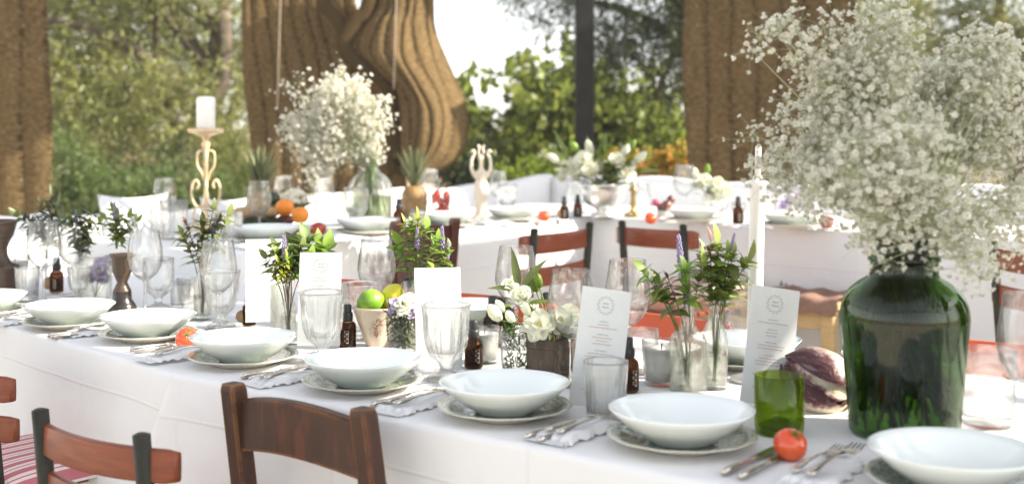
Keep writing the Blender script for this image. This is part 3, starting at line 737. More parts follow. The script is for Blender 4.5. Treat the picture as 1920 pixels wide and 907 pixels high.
shrub('wide dark green shrub behind the stemmed glass on the back table', 292, 10.9, .8, .90, 'leaf_rosemary', 33, 80)
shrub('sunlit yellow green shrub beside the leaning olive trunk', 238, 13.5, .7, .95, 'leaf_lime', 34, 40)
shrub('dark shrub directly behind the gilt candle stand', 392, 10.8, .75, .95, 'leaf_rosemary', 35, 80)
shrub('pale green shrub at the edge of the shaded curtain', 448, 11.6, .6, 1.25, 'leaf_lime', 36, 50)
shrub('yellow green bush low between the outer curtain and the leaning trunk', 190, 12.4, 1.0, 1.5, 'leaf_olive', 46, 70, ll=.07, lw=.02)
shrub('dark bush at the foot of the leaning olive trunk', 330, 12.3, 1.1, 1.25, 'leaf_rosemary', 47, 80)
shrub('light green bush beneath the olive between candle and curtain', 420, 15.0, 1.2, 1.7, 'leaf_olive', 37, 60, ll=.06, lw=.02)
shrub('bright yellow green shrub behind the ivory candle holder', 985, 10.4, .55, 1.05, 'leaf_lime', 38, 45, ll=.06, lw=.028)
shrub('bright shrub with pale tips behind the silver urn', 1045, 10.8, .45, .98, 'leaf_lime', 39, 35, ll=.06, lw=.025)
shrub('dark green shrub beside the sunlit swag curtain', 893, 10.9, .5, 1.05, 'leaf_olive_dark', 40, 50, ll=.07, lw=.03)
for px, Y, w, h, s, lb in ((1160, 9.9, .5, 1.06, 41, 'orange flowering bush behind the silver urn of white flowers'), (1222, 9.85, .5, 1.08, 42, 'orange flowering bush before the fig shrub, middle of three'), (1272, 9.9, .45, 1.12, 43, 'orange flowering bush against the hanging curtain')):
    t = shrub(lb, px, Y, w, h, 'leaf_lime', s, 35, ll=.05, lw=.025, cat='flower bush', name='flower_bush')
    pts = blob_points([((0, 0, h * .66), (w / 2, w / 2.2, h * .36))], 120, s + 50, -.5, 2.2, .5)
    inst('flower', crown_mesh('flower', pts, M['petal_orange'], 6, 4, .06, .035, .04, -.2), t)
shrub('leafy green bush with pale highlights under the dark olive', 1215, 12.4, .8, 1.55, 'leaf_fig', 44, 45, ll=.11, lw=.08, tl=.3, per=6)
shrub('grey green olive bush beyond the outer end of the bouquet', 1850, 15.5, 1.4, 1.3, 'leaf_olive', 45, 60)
# far wood at the foot of the rise: one mass
def far_wood():
    pts = []; rnd = random.Random(77)
    for k in range(46):
        y = rnd.uniform(27, 38); px = rnd.uniform(-60, 2000); x = (px - 960) / F * y; h = rnd.uniform(1.3, 2.6) if not 780 < px < 1010 else rnd.uniform(.6, 1.0); g0 = gz(x, y)
        pts += blob_points([((x, y, g0 + h * .5), (h * .75, h * .6, h * .5))], 34, k, -.3, 1., .3)
    o = inst('far_wood', crown_mesh('far_wood', pts, M['leaf_olive'], 5, 7, .55, .17, .07, .1)); tag(o, 'far olive wood at the foot of the rise beyond the field', 'wood', kind='stuff')
far_wood()
# dry grass on the field, nobody could count it
def grass():
    n = 26000; a = RNG.uniform(-.62, .62, n); r = 10.2 + 24 * RNG.uniform(0, 1, n) ** 1.6
    x = r * np.sin(a); y = r * np.cos(a)
    z = np.array([gz(i, j) for i, j in zip(x, y)])
    keep = np.array([mnoise.noise((i * .5, j * .5, 4)) > -.1 for i, j in zip(x, y)])
    base = np.stack([x, y, z - .02], 1)[keep]; d = RNG.normal(size=base.shape) * .32; d[:, 2] = 1
    co, q = leaf_quads(base, d, .32, .018); o = inst('dry_grass', quick_mesh('dry_grass', co, q, M['grass_dry'])); tag(o, 'pale dry grass growing over the field beyond the pergola', 'grass', kind='stuff')
grass()
for k, (px, Y, r, lb) in enumerate(((912, 14.5, .22, 'tan fieldstone lying below the sky gap beside the swag'), (1135, 16, .42, 'large tan fieldstone seen beside the steel post'), (1075, 16.5, .3, 'smaller tan fieldstone half hidden behind the steel post'))):
    x = (px - 960) / F * Y; b = MB(); b.ball((0, 0, 0), r, 12, 8, (1.3, 1, .7), .09)
    tag(b.build('fieldstone', M['stone'], None, (x, Y, gz(x, Y) + r * .5)), lb, 'stone', 'stones in the field')
# ================================================================== chairs
def folding_chair(label, loc, rz, w=.30, h=.75, lean=.07, slats=2, slat_h=.058, pitch=.088, m='slat_red', over=.055, cushion_m=None, group='folding chairs with two curved slats', bow=.045, cushion_lb=None):
    t = thing('folding_chair', label, 'chair', loc, rz, group)
    # local +Y faces the table, origin below the back posts' tops
    def back_y(z): return lean * (h - z) / h * 1.0 + (.20 * ss(.42, .0, z) if z < .42 else 0)
    for sx in (-1, 1):
        b = MB(); zs = [h, h - .15, h - .3, .42, .2, 0]
        b.tube([Vector((sx * w / 2, back_y(z), z)) for z in zs], .0155, 10); b.tube([(sx * w / 2, back_y(h), h), (sx * w / 2, back_y(h), h + .004)], [.0155, .008], 10)
        b.build('post', M['frame_black'], t)
        b = MB(); b.tube([(sx * (w / 2 - .03), .36, .44), (sx * (w / 2 - .03), -.02, 0)], .013, 8); b.build('leg', M['frame_black'], t)
    for k in range(slats):
        zt = h - .022 - k * pitch; X = w / 2 + over
        def f(u, v, zt=zt):
            x = (u * 2 - 1) * X; y0 = back_y(zt - slat_h / 2) + .026 - bow * (1 - (x / X) ** 2)
            an = 2 * math.pi * v; c, s_ = math.cos(an), math.sin(an)
            rnd_ = 1.0 if abs(x) < X * .985 else .86
            return Vector((x, y0 + .008 * math.copysign(abs(c) ** .4, c), zt - slat_h / 2 + slat_h / 2 * rnd_ * math.copysign(abs(s_) ** .3, s_)))
        b = MB()
        vs = [f(i / 20, j / 12) for j in range(12) for i in range(21)]
        fs = [(j * 21 + i, j * 21 + i + 1, ((j + 1) % 12) * 21 + i + 1, ((j + 1) % 12) * 21 + i) for j in range(12) for i in range(20)]
        fs += [tuple(j * 21 for j in range(12)), tuple(j * 21 + 20 for j in range(11, -1, -1))]
        b.add(vs, fs, True); b.build('slat', M[m], t)
    for k in range(6):
        b = MB(); b.box((0, .06 + k * .058, .45), (w + .02, .046, .016), bev=.003); b.build('seat_slat', M[m], t)
    b = MB(); b.box((0, .39, .43), (w, .02, .03)); b.build('seat_rail', M['frame_black'], t)
    if cushion_m:
        b = MB()
        def cf(u, v):
            x = (u - .5) * 2; y = (v - .5) * 2; e = (1 - x ** 4) * (1 - y ** 4)
            return Vector((x * (w / 2 + .05), .20 + y * .19, .461 + .045 * max(0, e) ** .5))
        b.grid(cf, 18, 18); o = b.build('cushion', M[cushion_m], None, None); o.location = loc; o.rotation_euler = (0, 0, rz)
        tag(o, cushion_lb, 'cushion', 'striped chair cushions')
    return t
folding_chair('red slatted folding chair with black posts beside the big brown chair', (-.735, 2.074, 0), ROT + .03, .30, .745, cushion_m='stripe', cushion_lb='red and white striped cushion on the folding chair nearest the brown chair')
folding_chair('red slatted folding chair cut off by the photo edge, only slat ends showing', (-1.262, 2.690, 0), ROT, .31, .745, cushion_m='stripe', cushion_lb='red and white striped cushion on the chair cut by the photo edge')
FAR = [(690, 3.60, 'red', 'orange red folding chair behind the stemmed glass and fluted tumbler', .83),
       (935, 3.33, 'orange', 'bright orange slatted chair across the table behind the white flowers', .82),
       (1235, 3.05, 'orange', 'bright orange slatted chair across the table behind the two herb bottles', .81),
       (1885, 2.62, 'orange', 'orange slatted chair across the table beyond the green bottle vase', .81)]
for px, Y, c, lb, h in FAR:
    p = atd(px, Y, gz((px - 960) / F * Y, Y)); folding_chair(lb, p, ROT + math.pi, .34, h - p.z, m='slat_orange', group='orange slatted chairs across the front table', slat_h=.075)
VROT = math.atan2(VD.y, VD.x)
def between(pl, pr, z):
    a, b = onto(*pl, z), onto(*pr, z); c = (a + b) / 2; d = b - a; return Vector((c.x, c.y, gz(c.x, c.y))), math.atan2(d.y, d.x), (b - a).length
c, r, w = between((1002, 430), (1106, 418), .90)
folding_chair('red two slat folding chair at the corner of the far tables', c, r, min(w, .42), .90 - c.z, slat_h=.075, pitch=.125, over=.05)
c, r, w = between((1166, 415), (1281, 422), .90)
folding_chair('red folding chair in front of the bench with the pink throw', c, r, w, .90 - c.z, slat_h=.075, pitch=.125, over=.05, slats=1)
c, r, w = between((1862, 452), (2010, 470), .90)
folding_chair('red folding chair at the photo edge beyond the green bottle vase', c, r, w, .90 - c.z, slat_h=.07, pitch=.12, over=.05)

def taverna_chair(label, loc, rz, wt=.335, wb=.37, h=.79, m='wood_brown', arch=.020, rail_h=.094):
    t = thing('wooden_chair', label, 'chair', loc, rz, 'wooden taverna chairs')
    lean = -.0
    for sx in (-1, 1):
        b = MB(); n = 14
        rows = []
        for k in range(n + 1):
            z = h * k / n; x = sx * (wb / 2 + (wt / 2 - wb / 2) * z / h); y = .05 * (1 - z / h) ** 1 * (1 if z > .45 else 1)
            rows.append((x, y, z))
        rows = [(sx * (wb / 2 + (wt / 2 - wb / 2) * q), .12 * (1 - q), h * q) for q in (0, .3, .55, .8, .985, 1.0)]
        vs = []; fs = []; a = .0185
        for j, (x, y, z) in enumerate(rows):
            s_ = a * (.85 if j == 5 else 1)
            for ax, ay in ((-1, -.8), (-.8, -1), (.8, -1), (1, -.8), (1, .8), (.8, 1), (-.8, 1), (-1, .8)): vs.append((x + ax * s_, y + ay * s_, z))
        for j in range(5):
            for k in range(8): fs.append((j * 8 + k, j * 8 + (k + 1) % 8, j * 8 + 8 + (k + 1) % 8, j * 8 + 8 + k))
        fs += [tuple(range(7, -1, -1)), tuple(range(40, 48))]
        b.add(vs, fs, False); b.build('back_post', M[m], t)
        b = MB(); b.tube([(sx * .19, .40, 0), (sx * .19, .40, .44)], [.016, .02], 10); b.build('leg', M[m], t)
    def rail(z0, hh, arc, nm):
        b = MB(); X = wt / 2 - .01; n = 16; vs = []; fs = []
        for i in range(n + 1):
            x = -X + 2 * X * i / n; q = 1 - (x / X) ** 2; zt = z0 + arc * q; zb = z0 - hh + arc * .9 * q; y = .012 - .018 * q + .12 * (1 - z0 / h)
            for (dy, z) in ((-.009, zb), (.009, zb), (.011, zt - .004), (.007, zt), (-.007, zt), (-.011, zt - .004)): vs.append((x, y + dy, z))
        for i in range(n):
            for k in range(6): fs.append((i * 6 + k, i * 6 + (k + 1) % 6, i * 6 + 6 + (k + 1) % 6, i * 6 + 6 + k))
        b.add(vs, fs, False); b.build(nm, M[m], t)
    rail(h - .030, rail_h, arch, 'top_rail'); rail(h - .30, .06, .015, 'lower_rail')
    b = MB(); b.box((0, .22, .45), (.40, .38, .035), bev=.012); b.build('seat', M['rush'], t)
    for z in (.2, .3):
        b = MB(); b.tube([(-.18, .40, z), (.18, .40, z)], .011, 8); b.build('stretcher', M[m], t)
    return t
c, r, w = between((437, 718), (680, 765), .79)
taverna_chair('large worn dark brown wooden chair with arched rail before the table', Vector((c.x, c.y, 0)), r, w)
c, r, w = between((742, 414), (853, 409), .92)
taverna_chair('dark oxblood wooden chair with square posts at the side table', c, r, min(w, .44), min(w, .44), .92 - c.z, m='slat_dark', arch=.01, rail_h=.22)

# long bench with throws
a, b_ = atd(1206, 5.45, 0), atd(1572, 4.92, 0); d = b_ - a; L = d.length
bt = thing('wooden_bench', 'long pale pine bench with pink striped and brown throws before the far table', 'bench', (a.x, a.y, gz(a.x, a.y)), math.atan2(d.y, d.x))
HB = .47
q = MB(); q.box((L / 2, .17, HB - .015), (L, .34, .03), bev=.004); q.build('seat', M['pine'], bt)
q = MB(); q.box((L / 2, .03, HB - .075), (L - .04, .022, .085), bev=.003); q.build('apron', M['pine'], bt)
for x in (.05, L - .05):
    for y in (.03, .31):
        q = MB(); q.box((x, y, (HB - .032) / 2), (.055, .055, HB - .032), bev=.004); q.build('leg', M['pine'], bt)
bx = bt.matrix_basis
def throw(label, x0, x1, mname, zoff, frm):
    t = thing('throw', label, 'throw', bt.location + Matrix.Rotation(bt.rotation_euler.z, 3, 'Z') @ Vector((x0, 0, HB + zoff)), bt.rotation_euler.z, 'throws on the long bench')
    L_ = x1 - x0; b = MB()
    prof = [(-.022, -.05), (-.018, -.01), (-.004, .012), (.05, .016), (.17, .018), (.30, .016), (.345, .012), (.362, -.02), (.364, -.08)]
    b.grid(lambda u, v: Vector((u * L_, curve_at([(i / 8, p[0]) for i, p in enumerate(prof)], v), curve_at([(i / 8, p[1]) for i, p in enumerate(prof)], v) + .006 * math.sin(u * 19 + v * 6))), 30, 16)
    b.build('woven_cloth', M[mname], t)
    f = MB()
    for k in range(int(L_ / .014)):
        x = k * .014 + random.uniform(-.004, .004); f.tube([(x, .34, .014), (x + random.uniform(-.012, .012), .37, .05 + random.uniform(-.01, .02)), (x + random.uniform(-.02, .02), .40, .03)], [.0035, .004, .002], 4, cap=False, mi=random.random() < .4)
    tag(f.build('fringe', [M['fringe'], M['fringe_white']], t), kind='stuff')
throw('pink and beige striped throw with dark fringe on the pine bench', .0, L * .48, 'throw', .0, 0)
throw('brown knitted throw with dark fringe at the end of the pine bench', L * .56, L - .0, 'throw_brown', .0, 0)

# ================================================================== crockery and cutlery
def bowl_mesh():
    b = MB(); R = .115
    pr = [(.0005, .004), (.044, .004), (.046, 0), (.050, 0), (.053, .004), (.070, .0125), (.090, .0275), (.106, .0425), (R, .0515), (R + .0005, .053), (R - .002, .0535), (.103, .044), (.088, .030), (.068, .016), (.045, .0085), (.02, .007), (.0005, .007)]
    b.lathe(pr, 72); return b.mesh('pasta_bowl', M['porcelain'])
def plate_mesh():
    b = MB()
    pr = [(.0005, .003), (.060, .003), (.062, 0), (.066, 0), (.069, .004), (.095, .012), (.117, .0185), (.119, .020), (.1175, .0215), (.095, .0155), (.073, .0085), (.066, .007), (.0005, .007)]
    b.lathe(pr, 72, mod=lambda a, j, z: 1 + (.008 * math.cos(12 * a) if 5 <= j <= 9 else 0)); return b.mesh('dinner_plate', M['plate'])
BOWL, PLATE = bowl_mesh(), plate_mesh()
def knife_meshes():
    h = MB(); h.tube([(0, 0, .006), (0, .004, .006), (0, .012, .006), (0, .05, .006), (0, .085, .006), (0, .090, .006), (0, .094, .006), (0, .098, .006)], [.003, .0068, .0078, .0066, .0052, .0066, .0066, .0045], 10, flat=.75)
    bl = MB(); pts = [(.0, .098), (-.006, .10), (-.008, .13), (-.0085, .17), (-.006, .195), (.004, .212), (.0055, .19), (.0055, .10)]
    n = len(pts); vs = [(x, y, .005) for x, y in pts] + [(x, y, .0066) for x, y in pts]
    bl.add(vs, [tuple(range(n - 1, -1, -1)), tuple(range(n, 2 * n))] + [(i, (i + 1) % n, n + (i + 1) % n, n + i) for i in range(n)], False)
    return h.mesh('knife_handle', M['silver']), bl.mesh('knife_blade', M['silver'])
def fork_meshes():
    h = MB(); h.tube([(0, 0, .004), (0, .006, .0045), (0, .02, .006), (0, .06, .009), (0, .10, .010), (0, .13, .007)], [.004, .0085, .0075, .0045, .0028, .0035], 8, flat=.4)
    ti = MB(); ti.grid(lambda u, v: Vector(((u - .5) * .023 * (.35 + .65 * ss(0, .8, v)), .128 + v * .022, .0068 - .004 * math.sin(v * 2))), 6, 5)
    for k in range(4):
        x = (k - 1.5) * .0066; ti.tube([(x, .149, .0035), (x, .17, .004), (x * .95, .192, .008)], [.0021, .0018, .0009], 5)
    return h.mesh('fork_handle', M['silver']), ti.mesh('fork_tines', M['silver'])
def spoon_meshes():
    h = MB(); h.tube([(0, 0, .004), (0, .006, .0045), (0, .02, .006), (0, .06, .009), (0, .10, .010), (0, .125, .007)], [.004, .0085, .0075, .0045, .0028, .0035], 8, flat=.4)
    b = MB(); b.grid(lambda u, v: Vector((.019 * v * math.cos(6.2832 * u), .148 + .029 * v * math.sin(6.2832 * u), .003 + .006 * v * v)), 20, 6, wrap=True)
    return h.mesh('spoon_handle', M['silver']), b.mesh('spoon_bowl', M['silver'])
KN, FK, SP = knife_meshes(), fork_meshes(), spoon_meshes()
def cutlery(kind, label, loc, rz, group, s=1.0):
    h, e, (hn, en) = {'knife': (*KN, ('handle', 'blade')), 'fork': (*FK, ('handle', 'tines')), 'spoon': (*SP, ('handle', 'spoon_bowl'))}[kind]
    t = thing(kind, label, kind, loc, rz, group); t.scale = (s, s, s); inst(hn, h, t); inst(en, e, t); return t
def napkin(label, loc, rz, w, d, seed):
    rnd = random.Random(seed); b = MB(); p1, p2 = rnd.uniform(0, 6), rnd.uniform(0, 6)
    def f(u, v):
        x = (u - .5) * w; y = (v - .5) * d; e = min(u, 1 - u, v, 1 - v)
        z = .0045 + .004 * (1 + math.sin(x * 40 + p1 + y * 13)) * ss(0, .2, e) + .003 * (1 + math.sin(y * 55 + p2))
        if e == 0: z = .001 + .002 * (1 + math.sin(u * 60 + v * 47))
        return Vector((x + .004 * math.sin(v * 20 + p1), y + .004 * math.sin(u * 25 + p2), z))
    b.grid(f, 26, 30); t = thing('napkin', label, 'napkin', loc, rz, 'white napkins at the settings'); b.build('linen', M['cloth'], t)
    fr = MB()
    for k in range(60):
        x = (k / 59 - .5) * w; fr.tube([(x, -d / 2 + .002, .003), (x + rnd.uniform(-.004, .004), -d / 2 - .008, .004), (x + rnd.uniform(-.006, .006), -d / 2 - .017, .002)], [.0011, .0012, .0007], 4, cap=False)
    tag(fr.build('fringe', M['cloth'], t), kind='stuff'); return t
FRONT = [(1789, 1.651, 'before the green bottle vase'), (1278, 1.894, 'beside the olive green tumbler'), (946, 2.10, 'before the white flowers in wooden pot'),
         (681, 2.33, 'behind the big brown chair'), (456.5, 2.59, 'whose rim meets the tomato'), (278, 2.93, 'just left of the tomato'),
         (130, 3.12, 'before the jar of purple flowers'), (-32, 3.32, 'before the wooden urn')]
row_rot = [ROT] * 5 + [math.atan2(-DB.y, -DB.x)] * 3
for i, (px, Y, ph) in enumerate(FRONT):
    z = TABLE + .001 if i < 5 else TABLE - .003
    p = atd(px, Y, z); r = row_rot[i]; R3 = Matrix.Rotation(r, 3, 'Z'); g = lambda u, n, dz=0: p + R3 @ Vector((u, n, dz))
    o = inst('dinner_plate', PLATE, None, p, rz=r + i * .8); tag(o, 'green patterned dinner plate under the bowl ' + ph, 'plate', 'dinner plates along the near side')
    o = inst('pasta_bowl', BOWL, None, p + Vector((0, 0, .0072)), rz=i); tag(o, 'white porcelain bowl ' + ph, 'bowl', 'white bowls along the near side')
    rnd = random.Random(i + 5)
    cutlery('knife', 'inner silver knife by the bowl ' + ph, g(.137, -.115), r + rnd.uniform(-.06, .1) - .05, 'silver knives along the near side')
    cutlery('knife', 'outer silver knife by the bowl ' + ph, g(.166, -.118), r + rnd.uniform(-.06, .1) - .04, 'silver knives along the near side', .97)
    if i != 7:
        napkin('crumpled white napkin under the forks by the bowl ' + ph, g(-.172, -.035), r + rnd.uniform(-.15, .15), .074, .16, i)
        cutlery('fork', 'silver fork on the napkin by the bowl ' + ph, g(-.163, -.11, .014), r + rnd.uniform(-.12, .05), 'silver forks along the near side')
        cutlery('fork', 'smaller silver fork at the outside by the bowl ' + ph, g(-.190, -.105, .013), r + rnd.uniform(-.12, .05), 'silver forks along the near side', .88)
ACROSS = [(1075, 2.84, 'behind the white flowers'), (886, 3.10, 'beside the white menu and orange chair'), (1400, 2.56, 'behind the leaning menu by the herb bottles'), (1690, 2.36, 'hidden behind the green bottle vase')]
for i, (px, Y, ph) in enumerate(ACROSS):
    p = atd(px, Y, TABLE + .001)
    o = inst('dinner_plate', PLATE, None, p, rz=i * 1.3); tag(o, 'green patterned plate across the table ' + ph, 'plate', 'dinner plates across the table')
    if i != 0: o = inst('pasta_bowl', BOWL, None, p + Vector((0, 0, .0072)), rz=i); tag(o, 'white bowl across the table ' + ph, 'bowl', 'white bowls across the table')
    cutlery('knife', 'silver knife across the table ' + ph, p - UD * .15 + ND * .1, ROT + math.pi, 'cutlery across the table')
BACKROW = [(500, 4.55, 'by the oranges'), (687, 4.95, 'in front of the clear blossom bottle'), (838, 5.35, 'by the red tomatoes and dark chair'), (960, 5.75, 'beside the ivory candle holder'), (1300, 5.68, 'beside the purple figs'), (1482, 5.32, 'beneath the blossom behind the tall candle')]
for i, (px, Y, ph) in enumerate(BACKROW):
    p = atd(px, Y, BACK + .001); s = 1.12
    o = inst('dinner_plate', PLATE, None, p, rz=i, scale=s); tag(o, 'pale plate on the far table ' + ph, 'plate', 'plates on the far tables')
    o = inst('pasta_bowl', BOWL, None, p + Vector((0, 0, .008)), rz=i, scale=s); tag(o, 'white bowl on the far table ' + ph, 'bowl', 'bowls on the far tables')
    dd, nn = (VD, -CN) if i < 4 else (WD, WN); rr = math.atan2(dd.y, dd.x)
    cutlery('knife', 'silver knife on the far table ' + ph, p + dd * .165 - nn * .1, rr, 'knives on the far tables')
    napkin('white napkin on the far table ' + ph, p - dd * .18 - nn * .02, rr, .09, .18, i + 40)

# ================================================================== glassware
def wine_meshes():
    b = MB(); b.lathe([(.030, .092), (.003, .092)][::-1] and [(.0035, .092), (.016, .098), (.032, .112), (.044, .132), (.0485, .155), (.047, .178), (.0425, .205), (.0385, .232), (.0376, .233), (.0372, .232), (.0412, .205), (.0457, .178), (.0472, .155), (.0428, .133), (.031, .1135), (.014, .1005), (.0005, .0985)], 40)
    s = MB(); s.tube([(0, 0, .003), (0, 0, .012), (0, 0, .05), (0, 0, .085), (0, 0, .094)], [.010, .0050, .0038, .0042, .007], 14)
    f = MB(); f.lathe([(.0005, .0), (.034, .0), (.036, .0012), (.034, .002), (.012, .0035), (.0005, .005)], 36)
    return b.mesh('wine_bowl', M['glass']), s.mesh('wine_stem', M['crystal']), f.mesh('wine_foot', M['glass'])
WINE = wine_meshes()
def wine_glass(label, loc, s=1.0, group='stemmed wine glasses', water=False):
    t = thing('wine_glass', label, 'glass', loc, 0, group); t.scale = (s, s, s)
    inst('bowl', WINE[0], t); inst('stem', WINE[1], t); inst('foot', WINE[2], t); return t
def fluted(n, a): return lambda an, j, z: 1 + a * abs(math.cos(n * an / 2)) - a
def goblet_mesh(kind):
    b = MB()
    if kind == 'fluted':      # tall faceted goblet with a short foot
        out = [(.0005, 0), (.036, 0), (.038, .003), (.034, .007), (.014, .014), (.011, .022), (.016, .032), (.033, .046), (.041, .066), (.044, .09), (.0455, .118), (.0475, .138), (.049, .144)]
        inn = [(.047, .1442), (.0455, .138), (.042, .118), (.0395, .09), (.036, .068), (.027, .052), (.0005, .046)]
        b.lathe(out + inn, 72, mod=lambda an, j, z: (1 - .15 * (1 - abs(math.cos(6 * an))) if 6 < j < 11 else 1))
    elif kind == 'cut':       # diagonal cut goblet
        out = [(.0005, 0), (.034, 0), (.036, .003), (.03, .008), (.012, .016), (.010, .024), (.014, .034), (.028, .046), (.038, .062), (.0425, .08), (.044, .1), (.0445, .12), (.044, .146)]
        o2 = []
        for i in range(len(out) - 1):
            k = 4 if i >= 6 else 1
            for q in range(k): t_ = q / k; o2.append((out[i][0] + (out[i + 1][0] - out[i][0]) * t_, out[i][1] + (out[i + 1][1] - out[i][1]) * t_))
        o2.append(out[-1]); inn = [(.0425, .1462), (.0425, .12), (.0415, .1), (.039, .08), (.033, .062), (.0005, .05)]; lim = len(o2) - 2
        b.lathe(o2 + inn, 96, mod=lambda an, j, z: (1 + .035 * math.copysign(abs(math.sin(12 * an + z * 150)) ** .7, math.sin(12 * an + z * 150)) * (.5 + .5 * math.cos(12 * an - z * 150)) if .038 < z < .125 and j < lim else 1))
    elif kind == 'tumbler':   # straight fluted tumbler
        out = [(.0005, 0), (.030, 0), (.033, .003), (.034, .01), (.0365, .06), (.0385, .1), (.039, .104)]
        inn = [(.0375, .1042), (.0365, .1), (.0335, .06), (.031, .016), (.0005, .014)]
        b.lathe(out + inn, 72, mod=lambda an, j, z: (1 - .10 * abs(math.sin(10 * an)) if 2 < j < 6 and z < .09 else 1))
    elif kind == 'plain':
        out = [(.0005, 0), (.034, 0), (.0365, .002), (.038, .01), (.040, .07), (.0415, .115)]
        inn = [(.0400, .1155), (.0385, .07), (.0362, .014), (.0005, .011)]
        b.lathe(out + inn, 40)
    elif kind == 'votive':
        out = [(.0005, 0), (.027, 0), (.029, .002), (.032, .03), (.035, .078)]; inn = [(.0335, .0783), (.0305, .03), (.0275, .007), (.0005, .006)]; b.lathe(out + inn, 36)
    elif kind == 'carafe':
        out = [(.0005, 0), (.05, 0), (.055, .004), (.058, .03), (.056, .08), (.04, .13), (.034, .15), (.038, .175)]; inn = [(.0365, .1752), (.0325, .15), (.0385, .13), (.0545, .08), (.0565, .03), (.05, .008), (.0005, .007)]; b.lathe(out + inn, 40)
    return b.mesh(kind + '_glass', M['crystal' if kind in ('fluted', 'cut', 'tumbler') else 'glass'])
GOB = {k: goblet_mesh(k) for k in ('fluted', 'cut', 'tumbler', 'plain', 'votive', 'carafe')}
NAME = {'fluted': 'crystal_goblet', 'cut': 'crystal_goblet', 'tumbler': 'crystal_tumbler', 'plain': 'water_glass', 'votive': 'votive_glass', 'carafe': 'carafe'}
def glass(kind, label, loc, s=1.0, group=None):
    o = inst(NAME[kind], GOB[kind], None, loc, rz=random.uniform(0, 3), scale=s); return tag(o, label, {'carafe': 'carafe'}.get(kind, 'glass'), group or 'clear table glasses')
for px, Y, s, lb in ((1177, 2.51, 1.0, 'large stemmed wine glass behind the leaning menu, catching the orange chair'), (1071, 2.36, .98, 'stemmed wine glass before the white flowers in the wooden pot'), (968, 2.78, 1.02, 'stemmed wine glass rising behind the white flower buds'),
                     (706, 3.03, 1.0, 'stemmed wine glass behind the bowl of limes'), (272, 3.32, 1.0, 'stemmed wine glass next to the dark turned candlestick'), (409, 3.05, .98, 'stemmed wine glass behind the large faceted goblet and herb bottle'),
                     (82, 3.57, 1.03, 'stemmed wine glass before the grey green sprig'), (1933, 1.86, 1.05, 'stemmed wine glass cut by the photo edge near the green bottle vase'), (138, 3.75, .95, 'stemmed wine glass half behind the jar of purple flowers')):
    wine_glass(lb, atd(px, Y, TABLE + .001), s)
for px, Y, s, lb in ((309, 5.07, 1.0, 'stemmed glass on the far table before the cushions'), (486, 4.73, 1.0, 'stemmed glass on the far table before the pineapple and oranges'), (533, 5.4, 1.0, 'stemmed glass on the far table behind the cauliflower'),
                     (607, 5.1, 1.0, 'stemmed glass on the far table beneath the hanging blossom'), (806, 6.2, 1.05, 'stemmed glass on the far table below the sunlit swag'), (933, 6.2, 1.0, 'stemmed glass on the far table beside the ivory candle holder'),
                     (1283, 6.0, 1.15, 'stemmed glass on the far table before the orange flower bush'), (1540, 5.6, 1.05, 'stemmed glass on the far table behind the lone dark tomato')):
    wine_glass(lb, atd(px, Y, BACK), s, 'stemmed glasses on the far tables')
for kind, px, Y, s, z, lb in (('fluted', 415, 3.10, 1.0, TABLE, 'large faceted goblet in front of the stemmed glass and herb bottle'), ('cut', 297, 3.42, 1.0, TABLE, 'diagonally cut crystal goblet beside the dark candlestick'),
                              ('fluted', 604, 2.62, 1.05, TABLE, 'large faceted goblet in front of the grey lit menu'), ('tumbler', 679, 2.92, 1.30, TABLE, 'tall ribbed tumbler behind the bowl of limes'),
                              ('fluted', 836, 2.42, 1.05, TABLE, 'large faceted goblet in front of the sunlit blank menu'), ('tumbler', 51, 3.62, .95, TABLE, 'ribbed tumbler beside the wooden urn'),
                              ('tumbler', 1136, 2.06, 1.0, TABLE, 'small ribbed tumbler in front of the leaning menu by the amber bottle'), ('plain', 1205, 2.48, .80, TABLE, 'small clear glass behind the white votive candle'),
                              ('plain', 1390, 2.85, 1.15, TABLE, 'clear water glass behind the leaning menu near the tall candle'), ('plain', 1852, 2.03, 1.12, TABLE, 'clear water glass beside the green bottle vase'),
                              ('fluted', 148, 3.58, .72, TABLE, 'small footed glass left of the jar of purple flowers'), ('plain', 338, 3.45, .7, TABLE, 'low clear glass behind the cut crystal goblet'),
                              ('plain', 356, 3.25, .55, TABLE, 'tiny clear glass before the herb bottle and faceted goblet'), ('plain', 790, 2.95, 1.15, TABLE, 'clear glass behind the sunlit blank menu'),
                              ('plain', 300, 4.9, 1.0, BACK, 'clear tumbler on the far table under the stemmed glass by the cushions'), ('plain', 326, 4.75, 1.35, BACK, 'taller clear tumbler on the far table near the candle stand'), ('tumbler', 434, 4.6, 1.15, BACK, 'ribbed tumbler on the far table beside the ginger roots'),
                              ('cut', 667, 5.3, 1.25, BACK, 'cut crystal glass before the clear blossom bottle'), ('cut', 952, 6.1, 1.15, BACK, 'cut crystal glass on the far table behind the white bowl'), ('carafe', 1075, 6.5, 1.0, BACK, 'clear carafe before the white bench by the silver urn'),
                              ('fluted', 1350, 6.0, 1.0, BACK, 'faceted glass with white flowers on the far table'), ('plain', 1440, 5.9, 1.0, BACK, 'clear tumbler on the far table behind the tall candle'), ('plain', 1530, 5.35, 1.2, BACK, 'clear tumbler on the far table beside the dark tomato'),
                              ('carafe', 1205, 6.5, .9, BACK, 'clear carafe between the brass candlestick and silver urn'), ('plain', 1385, 5.75, .8, BACK, 'small clear tumbler beside the small amber bottle on the far table')):
    glass(kind, lb, atd(px, Y, z + .001), s, None if z == TABLE else 'clear glasses on the far tables')
